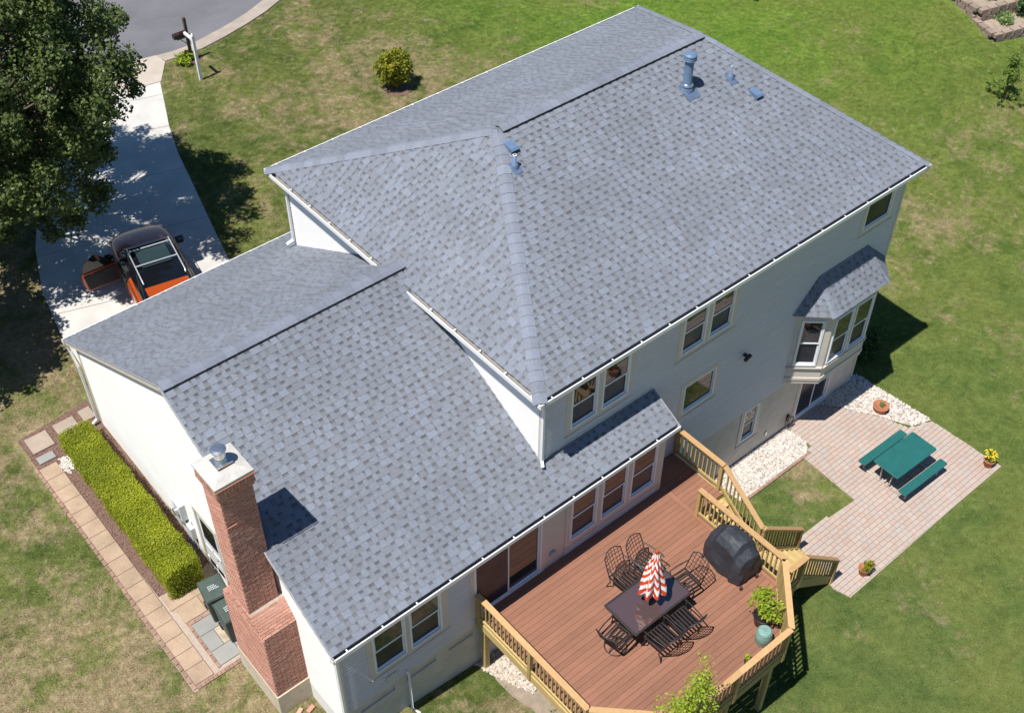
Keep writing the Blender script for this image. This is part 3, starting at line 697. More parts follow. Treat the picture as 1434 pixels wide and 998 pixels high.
def window(O, U, N, u0, u1, z0, z1, kind='double', name='window', parent=None, glass_top=None, glass_bot=None):
    fr = MB(); t = .045
    ubx(fr, O, U, N, u0, u0 + t, z0, z1, -.06, .035); ubx(fr, O, U, N, u1 - t, u1, z0, z1, -.06, .035)
    ubx(fr, O, U, N, u0 + t, u1 - t, z1 - t, z1, -.06, .035); ubx(fr, O, U, N, u0 + t, u1 - t, z0, z0 + t, -.06, .045)
    w_ = fr.build(name, m_vinyl, parent or house)
    gt = glass_top or m_glass; gb = glass_bot or m_screen
    def sash(a, b, c, d, dep, g, nm='sash'):
        s = MB(); q = .034
        ubx(s, O, U, N, a, a + q, c, d, dep - .03, dep); ubx(s, O, U, N, b - q, b, c, d, dep - .03, dep)
        ubx(s, O, U, N, a + q, b - q, c, c + q + .008, dep - .03, dep + .002); ubx(s, O, U, N, a + q, b - q, d - q, d, dep - .03, dep + .002)
        s.build(nm, m_vinyl, w_)
        gl = MB(); ubx(gl, O, U, N, a + q, b - q, c + q, d - q, dep - .022, dep - .014); gl.build('pane', g, w_)
    a, b, c, d = u0 + t, u1 - t, z0 + t, z1 - t
    if kind == 'double':
        zm = (c + d) / 2; sash(a, b, zm - .02, d, .015, gt); sash(a, b, c, zm + .01, -.012, gb)
    elif kind == 'slider':
        um = (a + b) / 2; sash(a, um + .03, c, d, .012, m_screen, 'door_leaf'); sash(um - .03, b, c, d, -.02, m_glass, 'door_leaf')
    else: sash(a, b, c, d, .0, gt)
    return w_
def casing(O, U, N, outer, holes, sill=True):
    """beige boards round a bank of windows: outer = (u0,u1,z0,z1), holes = windows"""
    u0, u1, z0, z1 = outer; ha, hb = min(h[0] for h in holes), max(h[1] for h in holes); za, zb = min(h[2] for h in holes), max(h[3] for h in holes)
    mb = MB(); d = .032
    ubx(mb, O, U, N, u0, ha, z0, z1, -.01, d); ubx(mb, O, U, N, hb, u1, z0, z1, -.01, d)
    ubx(mb, O, U, N, ha, hb, zb, z1, -.01, d - .002); ubx(mb, O, U, N, ha, hb, z0, za, -.01, d - .002)
    hs = sorted(holes)
    for a, b in zip(hs, hs[1:]): ubx(mb, O, U, N, a[1], b[0], za, zb, -.01, d - .002)
    mb.build('casing', m_trim, house)
    if sill:
        s = MB(); ubx(s, O, U, N, u0 - .02, u1 + .02, z0 - .035, z0, -.01, d + .018); s.build('sill', m_trim, house)

Nn = -Y; Ox = (0, 0.36, 0)            # main near wall
W_up1 = [(1.2, 2.0, 6.06, 7.45), (2.14, 2.97, 6.06, 7.45)]; W_up2 = [(4.66, 5.47, 6.16, 7.5), (5.6, 6.4, 6.16, 7.5)]; W_up3 = [(11.27, 12.40, 6.5, 7.5)]
W_sq = [(5.0, 6.14, 3.93, 4.90)]; W_bs = [(7.74, 8.33, 0.88, 2.12)]; W_ps = [(10.2, 11.64, 0.10, 2.12)]
C_up1 = (1.06, 3.11, 5.92, 7.6); C_up2 = (4.52, 6.54, 6.02, 7.6); C_up3 = (11.15, 12.52, 6.36, 7.6); C_sq = (4.88, 6.26, 3.81, 5.02)
siding('siding', Ox, X, Nn, 2.15, 7.78, lambda z: (0.40 if z > 5.3 else 3.6, 12.80), [C_up1, C_up2, C_up3, C_sq], m_siding_shade)
wallplane('wall', Ox, X, Nn, .38, 12.82, 2.15, 7.8, m_siding_shade, openings=W_up1 + W_up2 + W_up3 + W_sq)
wallplane('foundation_wall', (0, .345, 0), X, Nn, 3.6, 12.84, -.4, 2.13, m_found, openings=W_bs + W_ps)
for grp, cs in ((W_up1, C_up1), (W_up2, C_up2), (W_up3, C_up3), (W_sq, C_sq), (W_bs, (7.62, 8.46, .78, 2.16)), (W_ps, (10.08, 11.78, .06, 2.2))):
    casing(Ox, X, Nn, cs, grp)
for g in W_up1 + W_up2 + W_bs: window(Ox, X, Nn, *g)
window(Ox, X, Nn, *W_up3[0], kind='single', glass_top=m_screen); window(Ox, X, Nn, *W_sq[0], kind='single')
window(Ox, X, Nn, *W_ps[0], kind='slider', name='sliding_door')
# wing near wall
Ow = (0, -0.28, 0)
V1 = [(-4.77, -3.93, 3.12, 4.62), (-3.83, -2.98, 3.12, 4.62)]; CV1 = (-4.92, -2.80, 2.98, 4.78)
V2 = [(.76, 1.60, 3.04, 4.62), (1.73, 2.56, 3.04, 4.62), (2.69, 3.54, 3.04, 4.62)]; CV2 = (.60, 3.72, 2.86, 4.78)
V3 = [(-2.08, -0.12, 2.64, 4.66)]; CV3 = (-2.2, 0.0, 2.60, 4.78)
siding('siding', Ow, X, Nn, 2.36, 4.98, lambda z: (-5.56, 3.74), [CV1, (CV2[0], 3.80, *CV2[2:]), CV3, (0.0, .6, 2.3, 5)], m_siding_shade)
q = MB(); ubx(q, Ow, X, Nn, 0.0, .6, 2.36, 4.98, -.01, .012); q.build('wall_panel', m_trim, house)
wallplane('wall', Ow, X, Nn, -5.6, 3.76, 2.36, 5.0, m_siding_shade, openings=V1 + V2 + V3)
rec = [(-5.25, -4.33, 2.0, 2.2), (-4.02, -3.2, 2.0, 2.2), (-2.85, -2.15, 2.0, 2.2)]
wallplane('foundation_wall', (0, -.29, 0), X, Nn, -5.62, 3.76, -.3, 2.34, m_found, openings=rec)
q = MB()
for r_ in rec: ubx(q, (0, -.29, 0), X, Nn, r_[0], r_[1], r_[2], r_[3], -.1, -.045)
q.build('recessed_panel', m_found, house)
for grp, cs in ((V1, CV1), (V2, CV2), (V3, CV3)): casing(Ow, X, Nn, cs, grp, sill=grp is not V3)
for g in V1 + V2: window(Ow, X, Nn, *g)
window(Ow, X, Nn, *V3[0], kind='slider', name='sliding_door')
# side of the bump-out, main left wall, right and front walls
siding('siding', (3.76, 0, 0), Y, X, 2.36, 5.2, lambda z: (-.28, .36), [], m_siding_shade)
wallplane('wall', (3.755, 0, 0), Y, X, -.28, .36, -.3, 5.3, m_siding_shade)
siding('siding', (.38, 0, 0), Y, -X, 4.6, 7.78, lambda z: (.38, 10.28), [], m_siding_lit)
wallplane('wall', (.39, 0, 0), Y, -X, .37, 10.3, 4.6, 7.8, m_siding_lit)
siding('siding', (12.82, 0, 0), Y, X, .3, 7.78, lambda z: (.38, 10.28), [], m_siding_shade); wallplane('wall', (12.815, 0, 0), Y, X, .37, 10.3, -.4, 7.8, m_found)
siding('siding', (0, 10.3, 0), X, Y, 1.9, 7.78, lambda z: (.4, 12.8), [], m_siding_shade); wallplane('wall', (0, 10.295, 0), X, Y, .39, 12.81, 1.5, 7.8, m_siding_shade)
# wing gable wall facing the sun
def gab(z): 
    z = z + .13; ya = -0.24 if z < 5.0 else -.629 + (z - 5.114) / SW + .03; yb = 11.38 if z < 4.8 else 5.2 + (ZR - z) / SW - .03
    return (max(-.24, ya), min(11.38, yb))
DOOR = (4.86, 5.76, 1.42, 3.5)
siding('siding', (-5.6, 0, 0), Y, -X, 1.75, ZR - .05, gab, [(DOOR[0] - .1, DOOR[1] + .1, 1.3, DOOR[3] + .1)], m_siding_lit)
q = MB(); pl = [(-.28, .3), (11.4, .3), (11.4, wzf(11.4) - .05), (5.2, ZR - .05), (-.28, wz(-.28) - .05)]
q.add([(-5.598, y, z) for y, z in pl] + [(-5.48, y, z) for y, z in pl], [(4, 3, 2, 1, 0), (5, 6, 7, 8, 9)]); q.build('wall', m_siding_lit, house)
q = MB(); q.box((-5.62, -.27, .3), (-5.5, 11.42, 1.76)); q.build('foundation_wall', M('white_painted_foundation', (.78, .76, .71), .8, var=.05, bump=.3), house)
siding('siding', (0, 11.4, 0), X, Y, 1.8, 4.75, lambda z: (-5.6, .9), [(-4.8, -.2, 1.5, 4.3)], m_siding_lit); wallplane('wall', (0, 11.395, 0), X, Y, -5.59, .95, 1.2, 4.76, m_siding_lit)
gd = MB()
for k in range(4): ubx(gd, (0, 11.36, 0), X, Y, -4.75, -.25, 1.9 + k * .58, 2.46 + k * .58, .0, .06)
gd.build('garage_door', m_white, house)
# side door
dd = MB(); ubx(dd, (-5.6, 0, 0), Y, -X, DOOR[0], DOOR[1], DOOR[2], DOOR[3], -.04, .01)
for (a, b, c, d) in ((.1, .42, .15, .9), (.48, .8, .15, .9)): ubx(dd, (-5.6, 0, 0), Y, -X, DOOR[0] + a, DOOR[0] + b, DOOR[2] + c, DOOR[2] + d, .01, .02)
dr = dd.build('side_door', m_white, house)
q = MB(); ubx(q, (-5.6, 0, 0), Y, -X, DOOR[0] + .12, DOOR[1] - .12, DOOR[2] + 1.15, DOOR[2] + 1.9, .0, .014); q.build('pane', m_glass, dr)
q = MB(); q.lathe([(.0, 0), (.03, .0), (.03, .04), (0, .05)], (-5.68, DOOR[0] + .07, DOOR[2] + 1), 10); q.build('handle', m_galv, dr)
q = MB()
ubx(q, (-5.6, 0, 0), Y, -X, DOOR[0] - .1, DOOR[0], DOOR[2] - .02, DOOR[3] + .1, -.01, .04); ubx(q, (-5.6, 0, 0), Y, -X, DOOR[1], DOOR[1] + .1, DOOR[2] - .02, DOOR[3] + .1, -.01, .04)
ubx(q, (-5.6, 0, 0), Y, -X, DOOR[0], DOOR[1], DOOR[3], DOOR[3] + .1, -.01, .038); q.build('casing', m_trim, house)
# utility boxes and cables on the white wall
q = MB(); q.box((-5.78, 6.42, 2.5), (-5.6, 6.78, 3.05)); q.box((-5.74, 6.15, 2.0), (-5.6, 6.4, 2.42)); q.box((-5.72, 6.75, 2.0), (-5.6, 7.0, 2.3)); q.build('utility_box', M('pale_grey_box', (.62, .63, .62), .5), house, bevel=.01)
q = MB(); q.tube([(-5.86, 6.6, 2.78), (-5.78, 6.6, 2.78)], .11, 16); q.build('meter', m_galv, house)
q = MB(); q.tube([(-5.68, 6.3, 2.0), (-5.7, 6.28, 1.7), (-5.82, 6.1, 1.5), (-5.75, 5.95, 1.45)], .012, 6); q.tube([(-5.66, 6.55, 2.5), (-5.67, 6.5, 1.9), (-5.8, 6.3, 1.55), (-5.9, 6.0, 1.5)], .012, 6); q.build('cable', m_bluecable, house)
q = MB()
for yy in (6.5, 6.65, 6.25): q = MB(); q.tube([(-5.64, yy, 2.6), (-5.64, yy, 1.5)], .018, 8); q.build('conduit', m_white, house)
# corner boards
q = MB()
for (x, y, z0, z1) in ((.345, .33, 5.5, 7.78), (12.76, .325, .2, 7.78), (-5.64, -.315, .9, 5.0), (3.68, -.31, 2.36, 5.0), (.345, 10.22, 6.0, 7.78), (-5.64, 11.33, 1.75, 4.8)):
    q = MB(); q.box((x, y, z0), (x + .1, y + .1, z1)); q.build('corner_board', m_trim, house)
# bay window -----------------------------------------------------------------
bayb = MB(); P = [(9.2, .36), (9.95, -.3), (11.76, -.3), (12.5, .36)]
bayb.prism(P, 2.28, 2.42); 
bo = bayb.build('bay_window', m_trim, house)
lo = 2.42
def face(a, b, wins, sill):
    a = Vector((*a, 0)); b = Vector((*b, 0)); U = (b - a).normalized(); N = U.cross(Z); L = (b - a).length
    wallplane('bay_panel', a, U, N, 0, L, lo, 4.86, m_trim, depth=.06, openings=wins)
    for g in wins: window(a, U, N, *g, name='window', glass_bot=m_screen)
    q = MB(); ubx(q, a, U, N, .02, L - .02, sill - .11, sill - .06, 0, .05); ubx(q, a, U, N, 0.0, L, lo - .01, lo + .09, .0, .025); q.build('sill', m_trim, house)
face(P[0], P[1], [(.17, .80, 2.98, 4.62)], 2.98)
face(P[1], P[2], [(.10, .86, 2.98, 4.62), (.95, 1.71, 2.98, 4.62)], 2.98)
face(P[2], P[3], [(.17, .80, 2.98, 4.62)], 2.98)
q = MB(); q.prism([(9.0, .36), (9.78, -.39), (11.96, -.39), (12.72, .36)], 4.84, 4.915); q.build('bay_soffit', m_trim, house)
# gutters, fascia, soffit ---------------------------------------------------------------
def gutter(p, q, inn, dz=.11, wd=.115, hang=.86):
    """p,q ends of the outer lip; inn = unit vector towards the house"""
    p = Vector(p); q = Vector(q); d = (q - p).normalized(); L = (q - p).length; inn = Vector(inn)
    mb = MB(); 
    def bar(a0, a1, z0, z1, mi=0):
        c = (a0 + a1) / 2; h = (z0 + z1) / 2
        mb.beam(p + inn * c + Z * h, q + inn * c + Z * h, abs(a1 - a0), abs(z1 - z0), mi)
    bar(0, .016, -dz, 0); bar(.016, wd, -dz, -dz + .012); bar(.017, .028, -.012, .002)
    for t in (0, L): mb.beam(p + d * (t - .004) + inn * wd / 2 - Z * dz / 2, p + d * (t + .004) + inn * wd / 2 - Z * dz / 2, wd, dz)
    mb.beam(p + inn * .065 + Z * (-dz + .018), q + inn * .065 + Z * (-dz + .018), wd - .03, .008, 1)
    g = mb.build('gutter', [m_white, m_gut_in], house)
    hm = MB(); hm.beam(Vector((0, 0, 0)), inn * wd, .03, .006); me = hm.mesh('hanger', m_white)
    t = .35
    while t < L - .1:
        o = linkmesh('hanger', me, g); o.location = p + d * t + Z * .004; o.matrix_parent_inverse = wm(g).inverted(); t += hang
    f = MB(); f.beam(p + inn * (wd + .012) - Z * .09, q + inn * (wd + .012) - Z * .09, .02, .17); f.build('fascia', m_trim, house)
gutter((0, 0, HE), (13.2, 0, HE), (0, 1, 0)); gutter((0, 0, HE), (0, 4.66, HE), (1, 0, 0)); gutter((0, 5.74, HE), (0, 10.67, HE), (1, 0, 0))
gutter((13.2, 0, HE), (13.2, 10.67, HE), (-1, 0, 0)); gutter((0, 10.67, HE + .03), (13.2, 10.67, HE + .03), (0, -1, 0))
gutter((-5.83, -.629, 5.114), (3.86, -.629, 5.114), (0, 1, 0)); gutter((-5.83, 11.7, wzf(11.7) + .03), (1.02, 11.7, wzf(11.7) + .03), (0, -1, 0))
for a_, b_ in (((.13, .13, HE - .17), (13.07, .36, HE - .15)), ((.13, .37, HE - .17), (.38, 10.5, HE - .15)), ((12.82, .37, HE - .17), (13.07, 10.5, HE - .15)), ((.39, 10.3, HE - .17), (12.8, 10.5, HE - .15)), ((-5.7, -.5, 4.95), (3.8, -.28, 4.97)), ((-5.7, 11.4, 4.62), (.98, 11.55, 4.64))):
    q = MB(); q.box(a_, b_); q.build('soffit', m_white, house)
m_drip = M('grey_drip_edge', (.30, .30, .31), .5)
for xx, ya, za, yb, zb, dx_ in ((-5.79, -.62, wz(-.62), 5.2, ZR, -.02), (-5.79, 5.2, ZR, 11.68, wzf(11.68), -.02), (3.83, -.6, wz(-.6), .36, wz(.36), .01)):
    q = MB(); q.beam((xx, ya, za - .09), (xx, yb, zb - .09), .02, .13); q.build('rake_board', m_trim, house)
    q = MB(); q.beam((xx + dx_, ya, za + .004), (xx + dx_, yb, zb + .004), .03, .012); q.build('drip_edge', m_drip, house)
# downspouts
def spout(pts, w_=.07, d_=.055):
    q = MB()
    for a, b in zip(pts, pts[1:]): q.beam(a, b, w_, d_, up=(1, 0, 0.01))
    q.build('downspout', m_white, house)
spout([(-5.76, 11.66, 4.60), (-5.72, 11.45, 3.95), (-5.70, 11.44, 1.95), (-5.85, 11.44, 1.85)])
spout([(-5.74, -.56, 5.0), (-5.66, -.37, 4.6), (-5.66, -.37, 1.1)])
spout([(.33, .10, 7.78), (.33, .27, 7.55), (.33, .28, 5.72), (.25, .15, 5.66)]); spout([(.3, 10.5, 7.7), (.3, 10.25, 7.4), (.3, 10.25, 5.75), (.12, 10.3, 5.66)])
spout([(3.79, -.56, 5.0), (3.8, .1, 4.7), (3.84, .28, 4.6), (3.84, .28, 2.7)])
q = MB()   # flashing where roof meets walls
q.beam((.37, .36, wz(.36) + .02), (.37, 4.6, wz(4.6) + .02), .02, .09); q.beam((.4, .345, wz(.36) + .03), (3.82, .345, wz(.36) + .03), .02, .06); q.build('flashing', m_trim, house)
# wall fittings
q = MB(); q.box((7.14, .24, 4.62), (7.22, .36, 4.70)); q.beam((7.06, .2, 4.60), (7.28, .2, 4.68), .09, .08); q.build('flood_light', m_black, house, bevel=.01)
q = MB(); q.box((-4.55, -.33, 2.52), (-4.27, -.29, 2.74)); q.build('dryer_vent', m_trim, house, bevel=.006)
q = MB(); q.tube([(-4.02, -.34, 2.5), (-4.02, -.40, 2.42), (-4.02, -.40, 1.0), (-3.95, -.6, .95)], .03, 8); q.build('drain_pipe', m_white, house)
q = MB(); q.lathe([(.0, 0), (.09, 0), (.09, .05), (.05, .07), (0, .07)], n=16); o = q.build('wall_outlet', M('grey_plastic', (.42, .43, .46), .5), house, False); o.location = (.22, -.29, 3.05); o.rotation_euler = (R(90), 0, 0); o.matrix_parent_inverse = wm(house).inverted()
q = MB(); q.box((8.9, .31, .35), (8.97, .35, .5)); q.build('faucet', m_galv, house)

# vents on the roof ---------------------------------------------------------------
def onN(x, y, d=0): return (x, y, HE + S1 * y + d)
q = MB(); c = onN(8.39, 4.30); q.lathe([(.17, -.1), (.165, .05), (.115, .12), (.11, .13), (.11, .82)], c, 24)
v = q.build('vent_pipe', m_ventpaint, house)
q = MB(); q.lathe([(.115, .13), (.155, .10), (.16, .13), (.118, .17)], c, 24, cap=False); q.build('storm_collar', m_galv, v)
q = MB(); q.lathe([(.10, .80), (.155, .80), (.165, .815), (.150, .835), (.150, .85), (.165, .865), (.150, .885), (.150, .90), (.165, .915), (.160, .94), (.11, .975), (0, .985)], c, 24, smooth=False); q.build('vent_cap', m_ventpaint, v)
def flash(c, w_, h_, par):
    n = Vector((0, -S1, 1)).normalized(); vv = Vector((0, 1, S1)).normalized(); cc = Vector(c) + n * .022
    q = MB(); q.add([cc + X * a + vv * b + n * h for h in (0, .006) for a, b in ((-w_, -h_), (w_, -h_), (w_, h_), (-w_, h_))], [(4, 5, 6, 7), (0, 1, 5, 4), (1, 2, 6, 5), (2, 3, 7, 6), (3, 0, 4, 7)]); q.build('flashing', m_ventblue, par)
flash((c[0], c[1] - .08, c[2] - .04), .2, .25, v)
for (x, y, r_, h_) in ((9.71, 4.06, .028, .36), (3.01, 4.42, .05, .34)):
    c = onN(x, y); q = MB(); q.lathe([(.10, -.04), (.09, .06), (r_ + .02, .12), (r_, .13), (r_, h_), (r_ * .7, h_), (r_ * .7, h_ - .05)], c, 16); v = q.build('vent_pipe', m_ventpaint, house); flash((c[0], c[1] - .03, c[2] - .015), .11, .16, v)
    q = MB(); q.lathe([(r_ * .99, h_), (r_ * .7, h_ + .004)], c, 16, cap=False); q.build('pipe_rim', m_white, v)
for (x, y) in ((10.02, 3.46), (3.24, 4.84)):
    n = Vector((0, -S1, 1)).normalized(); vv = Vector((0, 1, S1)).normalized(); cc = Vector(onN(x, y))
    q = MB(); prof = [(-.16, .02), (-.16, .11), (-.10, .13), (.16, .05), (.16, .02)]
    q.add([cc + X * s * .11 + vv * a + n * b for s in (-1, 1) for a, b in prof], [(0, 1, 2, 3, 4), (9, 8, 7, 6, 5), (1, 6, 7, 2), (2, 7, 8, 3), (3, 8, 9, 4)])
    q.build('box_vent', m_ventpaint, house); 
    q = MB(); q.add([cc + X * s * .10 + vv * a + n * b for s, a, b in ((-1, -.150, .02), (1, -.150, .02), (1, -.150, .10), (-1, -.150, .10))], [(0, 1, 2, 3)]); q.build('vent_grille', m_rubber, house)

# chimney ---------------------------------------------------------------
chx0, chx1 = -6.42, -5.73
q = MB()
core = lambda y0, y1, z0, z1, e_=.0, x1=chx1: q.box((chx0 + .012 - e_, y0 + .012 - e_, z0), (x1 - .012 + e_, y1 - .012 + e_, z1))
core(1.64, 2.30, 4.3, 8.42); core(1.24, 2.88, 1.95, 4.22, x1=-5.56)
q.add([(x, y, z) for x in (chx0 + .012, -5.572) for y, z in ((1.25, 4.2), (2.87, 4.2), (2.31, 4.72), (1.63, 4.72))], [(0, 1, 2, 3)[::-1], (4, 5, 6, 7), (0, 3, 7, 4), (1, 5, 6, 2), (3, 2, 6, 7)])
core(1.60, 2.34, 8.40, 8.50, .0); core(1.57, 2.34, 8.50, 8.60); core(1.57, 2.34, 8.60, 8.80)
chim = q.build('chimney', m_mortar, house)
bricks = []; BH, BL = .0665, .205
def courses(O, U, N, z0, z1, rngf, V=Z):
    O = Vector(O); k = 0; z = z0
    while z + BH * .9 <= z1:
        a, b = rngf(z + BH / 2); x = a - (BL / 2 if k % 2 else 0)
        while x < b - .01:
            s0 = max(a, x + .005); s1 = min(b, x + BL - .005)
            if s1 - s0 > .03: bricks.append((O + U * s0 + V * (z - (0 if V is Z else z0)) , U, V, N, round(s1 - s0, 3)))
            x += BL
        z += BH; k += 1
def ring(y0, y1, z0, z1, x0=chx0, x1=chx1):
    courses((0, y0, 0), X, -Y, z0, z1, lambda z: (x0, x1)); courses((x0, 0, 0), Y, -X, z0, z1, lambda z: (y0, y1))
    courses((x1, 0, 0), Y, X, z0, z1, lambda z: (y0, y1)); courses((0, y1, 0), X, Y, z0, z1, lambda z: (x0, x1))
ring(1.64, 2.30, 4.72, 8.39); ring(1.24, 2.88, 1.97, 4.20, x1=-5.58)
courses((chx0, 0, 0), Y, -X, 4.20, 4.72, lambda z: (1.24 + (z - 4.2) * .77, 2.88 - (z - 4.2) * 1.1))
ring(1.59, 2.35, 8.41, 8.49, chx0 - .035, chx1 + .03); ring(1.56, 2.38, 8.50, 8.575, chx0 - .06, chx1 + .05)
def soldiers(O, U, N, a, b, z, h):
    x = a
    while x < b - .03: bricks.append((Vector(O) + U * (x + .004) + Z * z, U, Z, N, -.062)); x += .072
for O, U, N, a, b in (((0, 1.54, 0), X, -Y, chx0 - .07, chx1 + .035), ((chx0 - .07, 0, 0), Y, -X, 1.54, 2.36), ((chx1 + .035, 0, 0), Y, X, 1.54, 2.36), ((0, 2.36, 0), X, Y, chx0 - .07, chx1 + .035)): soldiers(O, U, N, a, b, 8.585, .2)
q = MB(); q.box((chx0 - .06, 1.55, 8.58), (chx1 + .025, 2.35, 8.79)); q.build('corbel', m_mortar, chim)
# sloping shoulders
for (ya, za, yb, zb) in ((1.235, 4.205, 1.635, 4.72), (2.885, 4.205, 2.305, 4.72)):
    V = Vector((0, yb - ya, zb - za)); Ls = V.length; V.normalize(); N = X.cross(V); N = N if N.z > 0 else -N
    z = 0; k = 0
    while z + BH < Ls:
        x = chx0 - (BL / 2 if k % 2 else 0)
        while x < -5.59:
            s0 = max(chx0, x + .005); s1 = min(-5.58, x + BL - .005)
            if s1 - s0 > .03: bricks.append((Vector((s0, ya, za)) + V * z, X, V, N, round(s1 - s0, 3)))
            x += BL
        z += BH; k += 1
bricks.sort(key=lambda b: (b[0] - camp).length + (50 if b[3].dot(camp - b[0]) < 0 else 0))
bmesh_cache = {}; rest = MB()
def brick_geo(w_, h_=BH - .010, d=.008):
    c = .003
    return [(0, 0, -.02), (w_, 0, -.02), (w_, h_, -.02), (0, h_, -.02), (c, c, d), (w_ - c, c, d), (w_ - c, h_ - c, d), (c, h_ - c, d)], [(4, 5, 6, 7), (0, 1, 5, 4), (1, 2, 6, 5), (2, 3, 7, 6), (3, 0, 4, 7)]
for i, (p, U, V, N, w_) in enumerate(bricks):
    vs, fs = brick_geo(.062, .195) if w_ < 0 else brick_geo(w_)
    flip = U.cross(V).dot(N) < 0
    if flip: fs = [f[::-1] for f in fs]
    jit = random.uniform(-.002, .002)
    if i < 290:
        key = (w_, flip)
        if key not in bmesh_cache: qq = MB(); qq.add(vs, fs); bmesh_cache[key] = qq.mesh('brick', m_brick)
        o = linkmesh('brick', bmesh_cache[key]); pp = p + N * jit
        o.matrix_world = Matrix(((U.x, V.x, N.x, pp.x), (U.y, V.y, N.y, pp.y), (U.z, V.z, N.z, pp.z), (0, 0, 0, 1)))
        if flip:   # left-handed frame: bake into a mesh so that the object keeps a plain rotation
            o.matrix_world = Matrix.Translation(pp); qq = MB(); qq.add([U * a + V * b + N * c for a, b, c in vs], fs)
            kk = (w_, tuple(U), tuple(N));
            if kk not in bmesh_cache: bmesh_cache[kk] = qq.mesh('brick', m_brick)
            o.data = bmesh_cache[kk]
        o.parent = chim; o.matrix_parent_inverse = wm(chim).inverted()
    else: rest.add([p + U * a + V * b + N * (c + jit) for a, b, c in vs], fs)
rest.build('brickwork', m_brick, chim, kind='stuff')
q = MB(); q.box((chx0 - .02, 1.2, .9), (-5.58, 2.92, 1.96)); q.build('chimney_base', M('tan_stucco', (.58, .49, .36), .9, var=.12, scale=4, bump=.5, bscale=35, fine=.08), chim)
q = MB(); x0, x1, y0, y1 = chx0 - .085, chx1 + .05, 1.525, 2.375
q.add([(x0, y0, 8.80), (x1, y0, 8.80), (x1, y1, 8.80), (x0, y1, 8.80), (x0, y0, 8.855), (x1, y0, 8.855), (x1, y1, 8.855), (x0, y1, 8.855), (-6.25, 1.8, 8.92), (-5.9, 1.8, 8.92), (-5.9, 2.14, 8.92), (-6.25, 2.14, 8.92)],
      [(0, 3, 2, 1), (0, 1, 5, 4), (1, 2, 6, 5), (2, 3, 7, 6), (3, 0, 4, 7), (4, 5, 9, 8), (5, 6, 10, 9), (6, 7, 11, 10), (7, 4, 8, 11), (8, 9, 10, 11)]); q.build('crown_slab', M('chimney_crown', (.50, .475, .43), .85, var=.14, scale=5, bump=.3), chim)
q = MB(); q.box((-6.23, 1.84, 8.92), (-5.93, 2.12, 8.975)); q.build('flue_tile', m_terra, chim)
fc = (-6.08, 1.99, 8.97)
q = MB(); q.box((-6.245, 1.825, 8.975), (-5.915, 2.135, 8.99)); q.lathe([(.125, .01), (.075, .06), (.075, .16)], fc, 24); q.build('flue_flashing', m_galv, chim)
q = MB(); q.lathe([(.08, .14), (.115, .145), (.115, .31), (.10, .312)], fc, 32, smooth=False); q.lathe([(.0, .312), (.150, .312), (.150, .328), (.09, .345), (0, .352)], fc, 32, smooth=False); q.build('flue_cap', m_galv, chim)
q = MB(); q.beam((chx0 - .1, 1.50, 8.80), (chx1 + .07, 1.50, 8.80), .02, .012); q.beam((chx0 - .02, 1.6, 7.6), (chx0 + .2, 1.58, 7.62), .02, .03); q.build('copper_strip', m_orange, chim)
# ------------------------------------------------------------------ deck
DZ = 2.6
deck = empty('deck', (0.9, -2.8, 0.1), 'raised red brown deck with pale pine railings and an angled staircase to the patio', 'deck')
def cut_x(y):   # extent of the main deck at y, with the two cut corners
    a = -2.0 if y > -3.95 else -2.0 + (-3.95 - y); b = 3.80 if y > -4.08 else 3.80 - (-4.08 - y)
    return a, b
bwid = 0.1395
y = -0.31; 
while y - bwid > -5.36:
    a0, b0 = cut_x(y); a1, b1 = cut_x(y - bwid + .006); q = MB()
    vs = [(a1, y - bwid + .006), (b1, y - bwid + .006), (b0, y), (a0, y)]
    q.prism(vs, DZ - .028, DZ); q.build('deck_board', m_deck, deck)
    if y > -1.36:
        q = MB(); q.prism([(3.945, y - bwid + .006), (4.86, y - bwid + .006), (4.86, y), (3.945, y)], DZ - .028, DZ); q.build('deck_board', m_deck, deck)
    y -= bwid
q = MB(); q.box((3.806, -4.1, DZ - .028), (3.939, -.31, DZ + .001)); q.build('deck_board', m_deck, deck)
q = MB(); q.prism([(3.77, -.30), (4.86, -.30), (4.86, .33), (3.77, .33)], DZ - .028, DZ - .001); q.build('deck_board', m_deck, deck)
def rim(p, q_, n='rim_joist'):
    m = MB(); m.beam((*p, DZ - .155), (*q_, DZ - .155), .045, .25); m.build(n, m_pine, deck)
loop = [(-2.03, -.33), (-2.03, -3.96), (-.64, -5.36), (2.55, -5.36), (3.86, -4.07), (3.86, -1.38), (4.9, -1.38), (4.9, .30)]
for a, b in zip(loop, loop[1:]): rim(a, b)
for x in np.arange(-1.6, 3.8, .4):
    ya = -5.3 if -0.6 < x < 2.5 else (-3.9 - (x + 2.0) if x <= -.6 else -4.07 - (3.86 - x)); m = MB(); m.beam((x, -.35, DZ - .14), (x, ya + .05, DZ - .14), .04, .2); m.build('joist', m_pine, deck)
for x, y in ((-1.95, -.5), (-1.95, -3.8), (-.6, -5.2), (2.45, -5.2), (3.75, -4.0), (3.75, -1.5), (4.8, -1.3), (1.0, -5.2), (4.95, -3.85), (4.95, -2.8)):
    m = MB(); top = DZ - .29 if x < 4.9 else 1.25; m.box((x - .065, y - .065, terr(x, y) - .2), (x + .065, y + .065, top)); m.build('support_post', m_pine, deck)
balme = {}
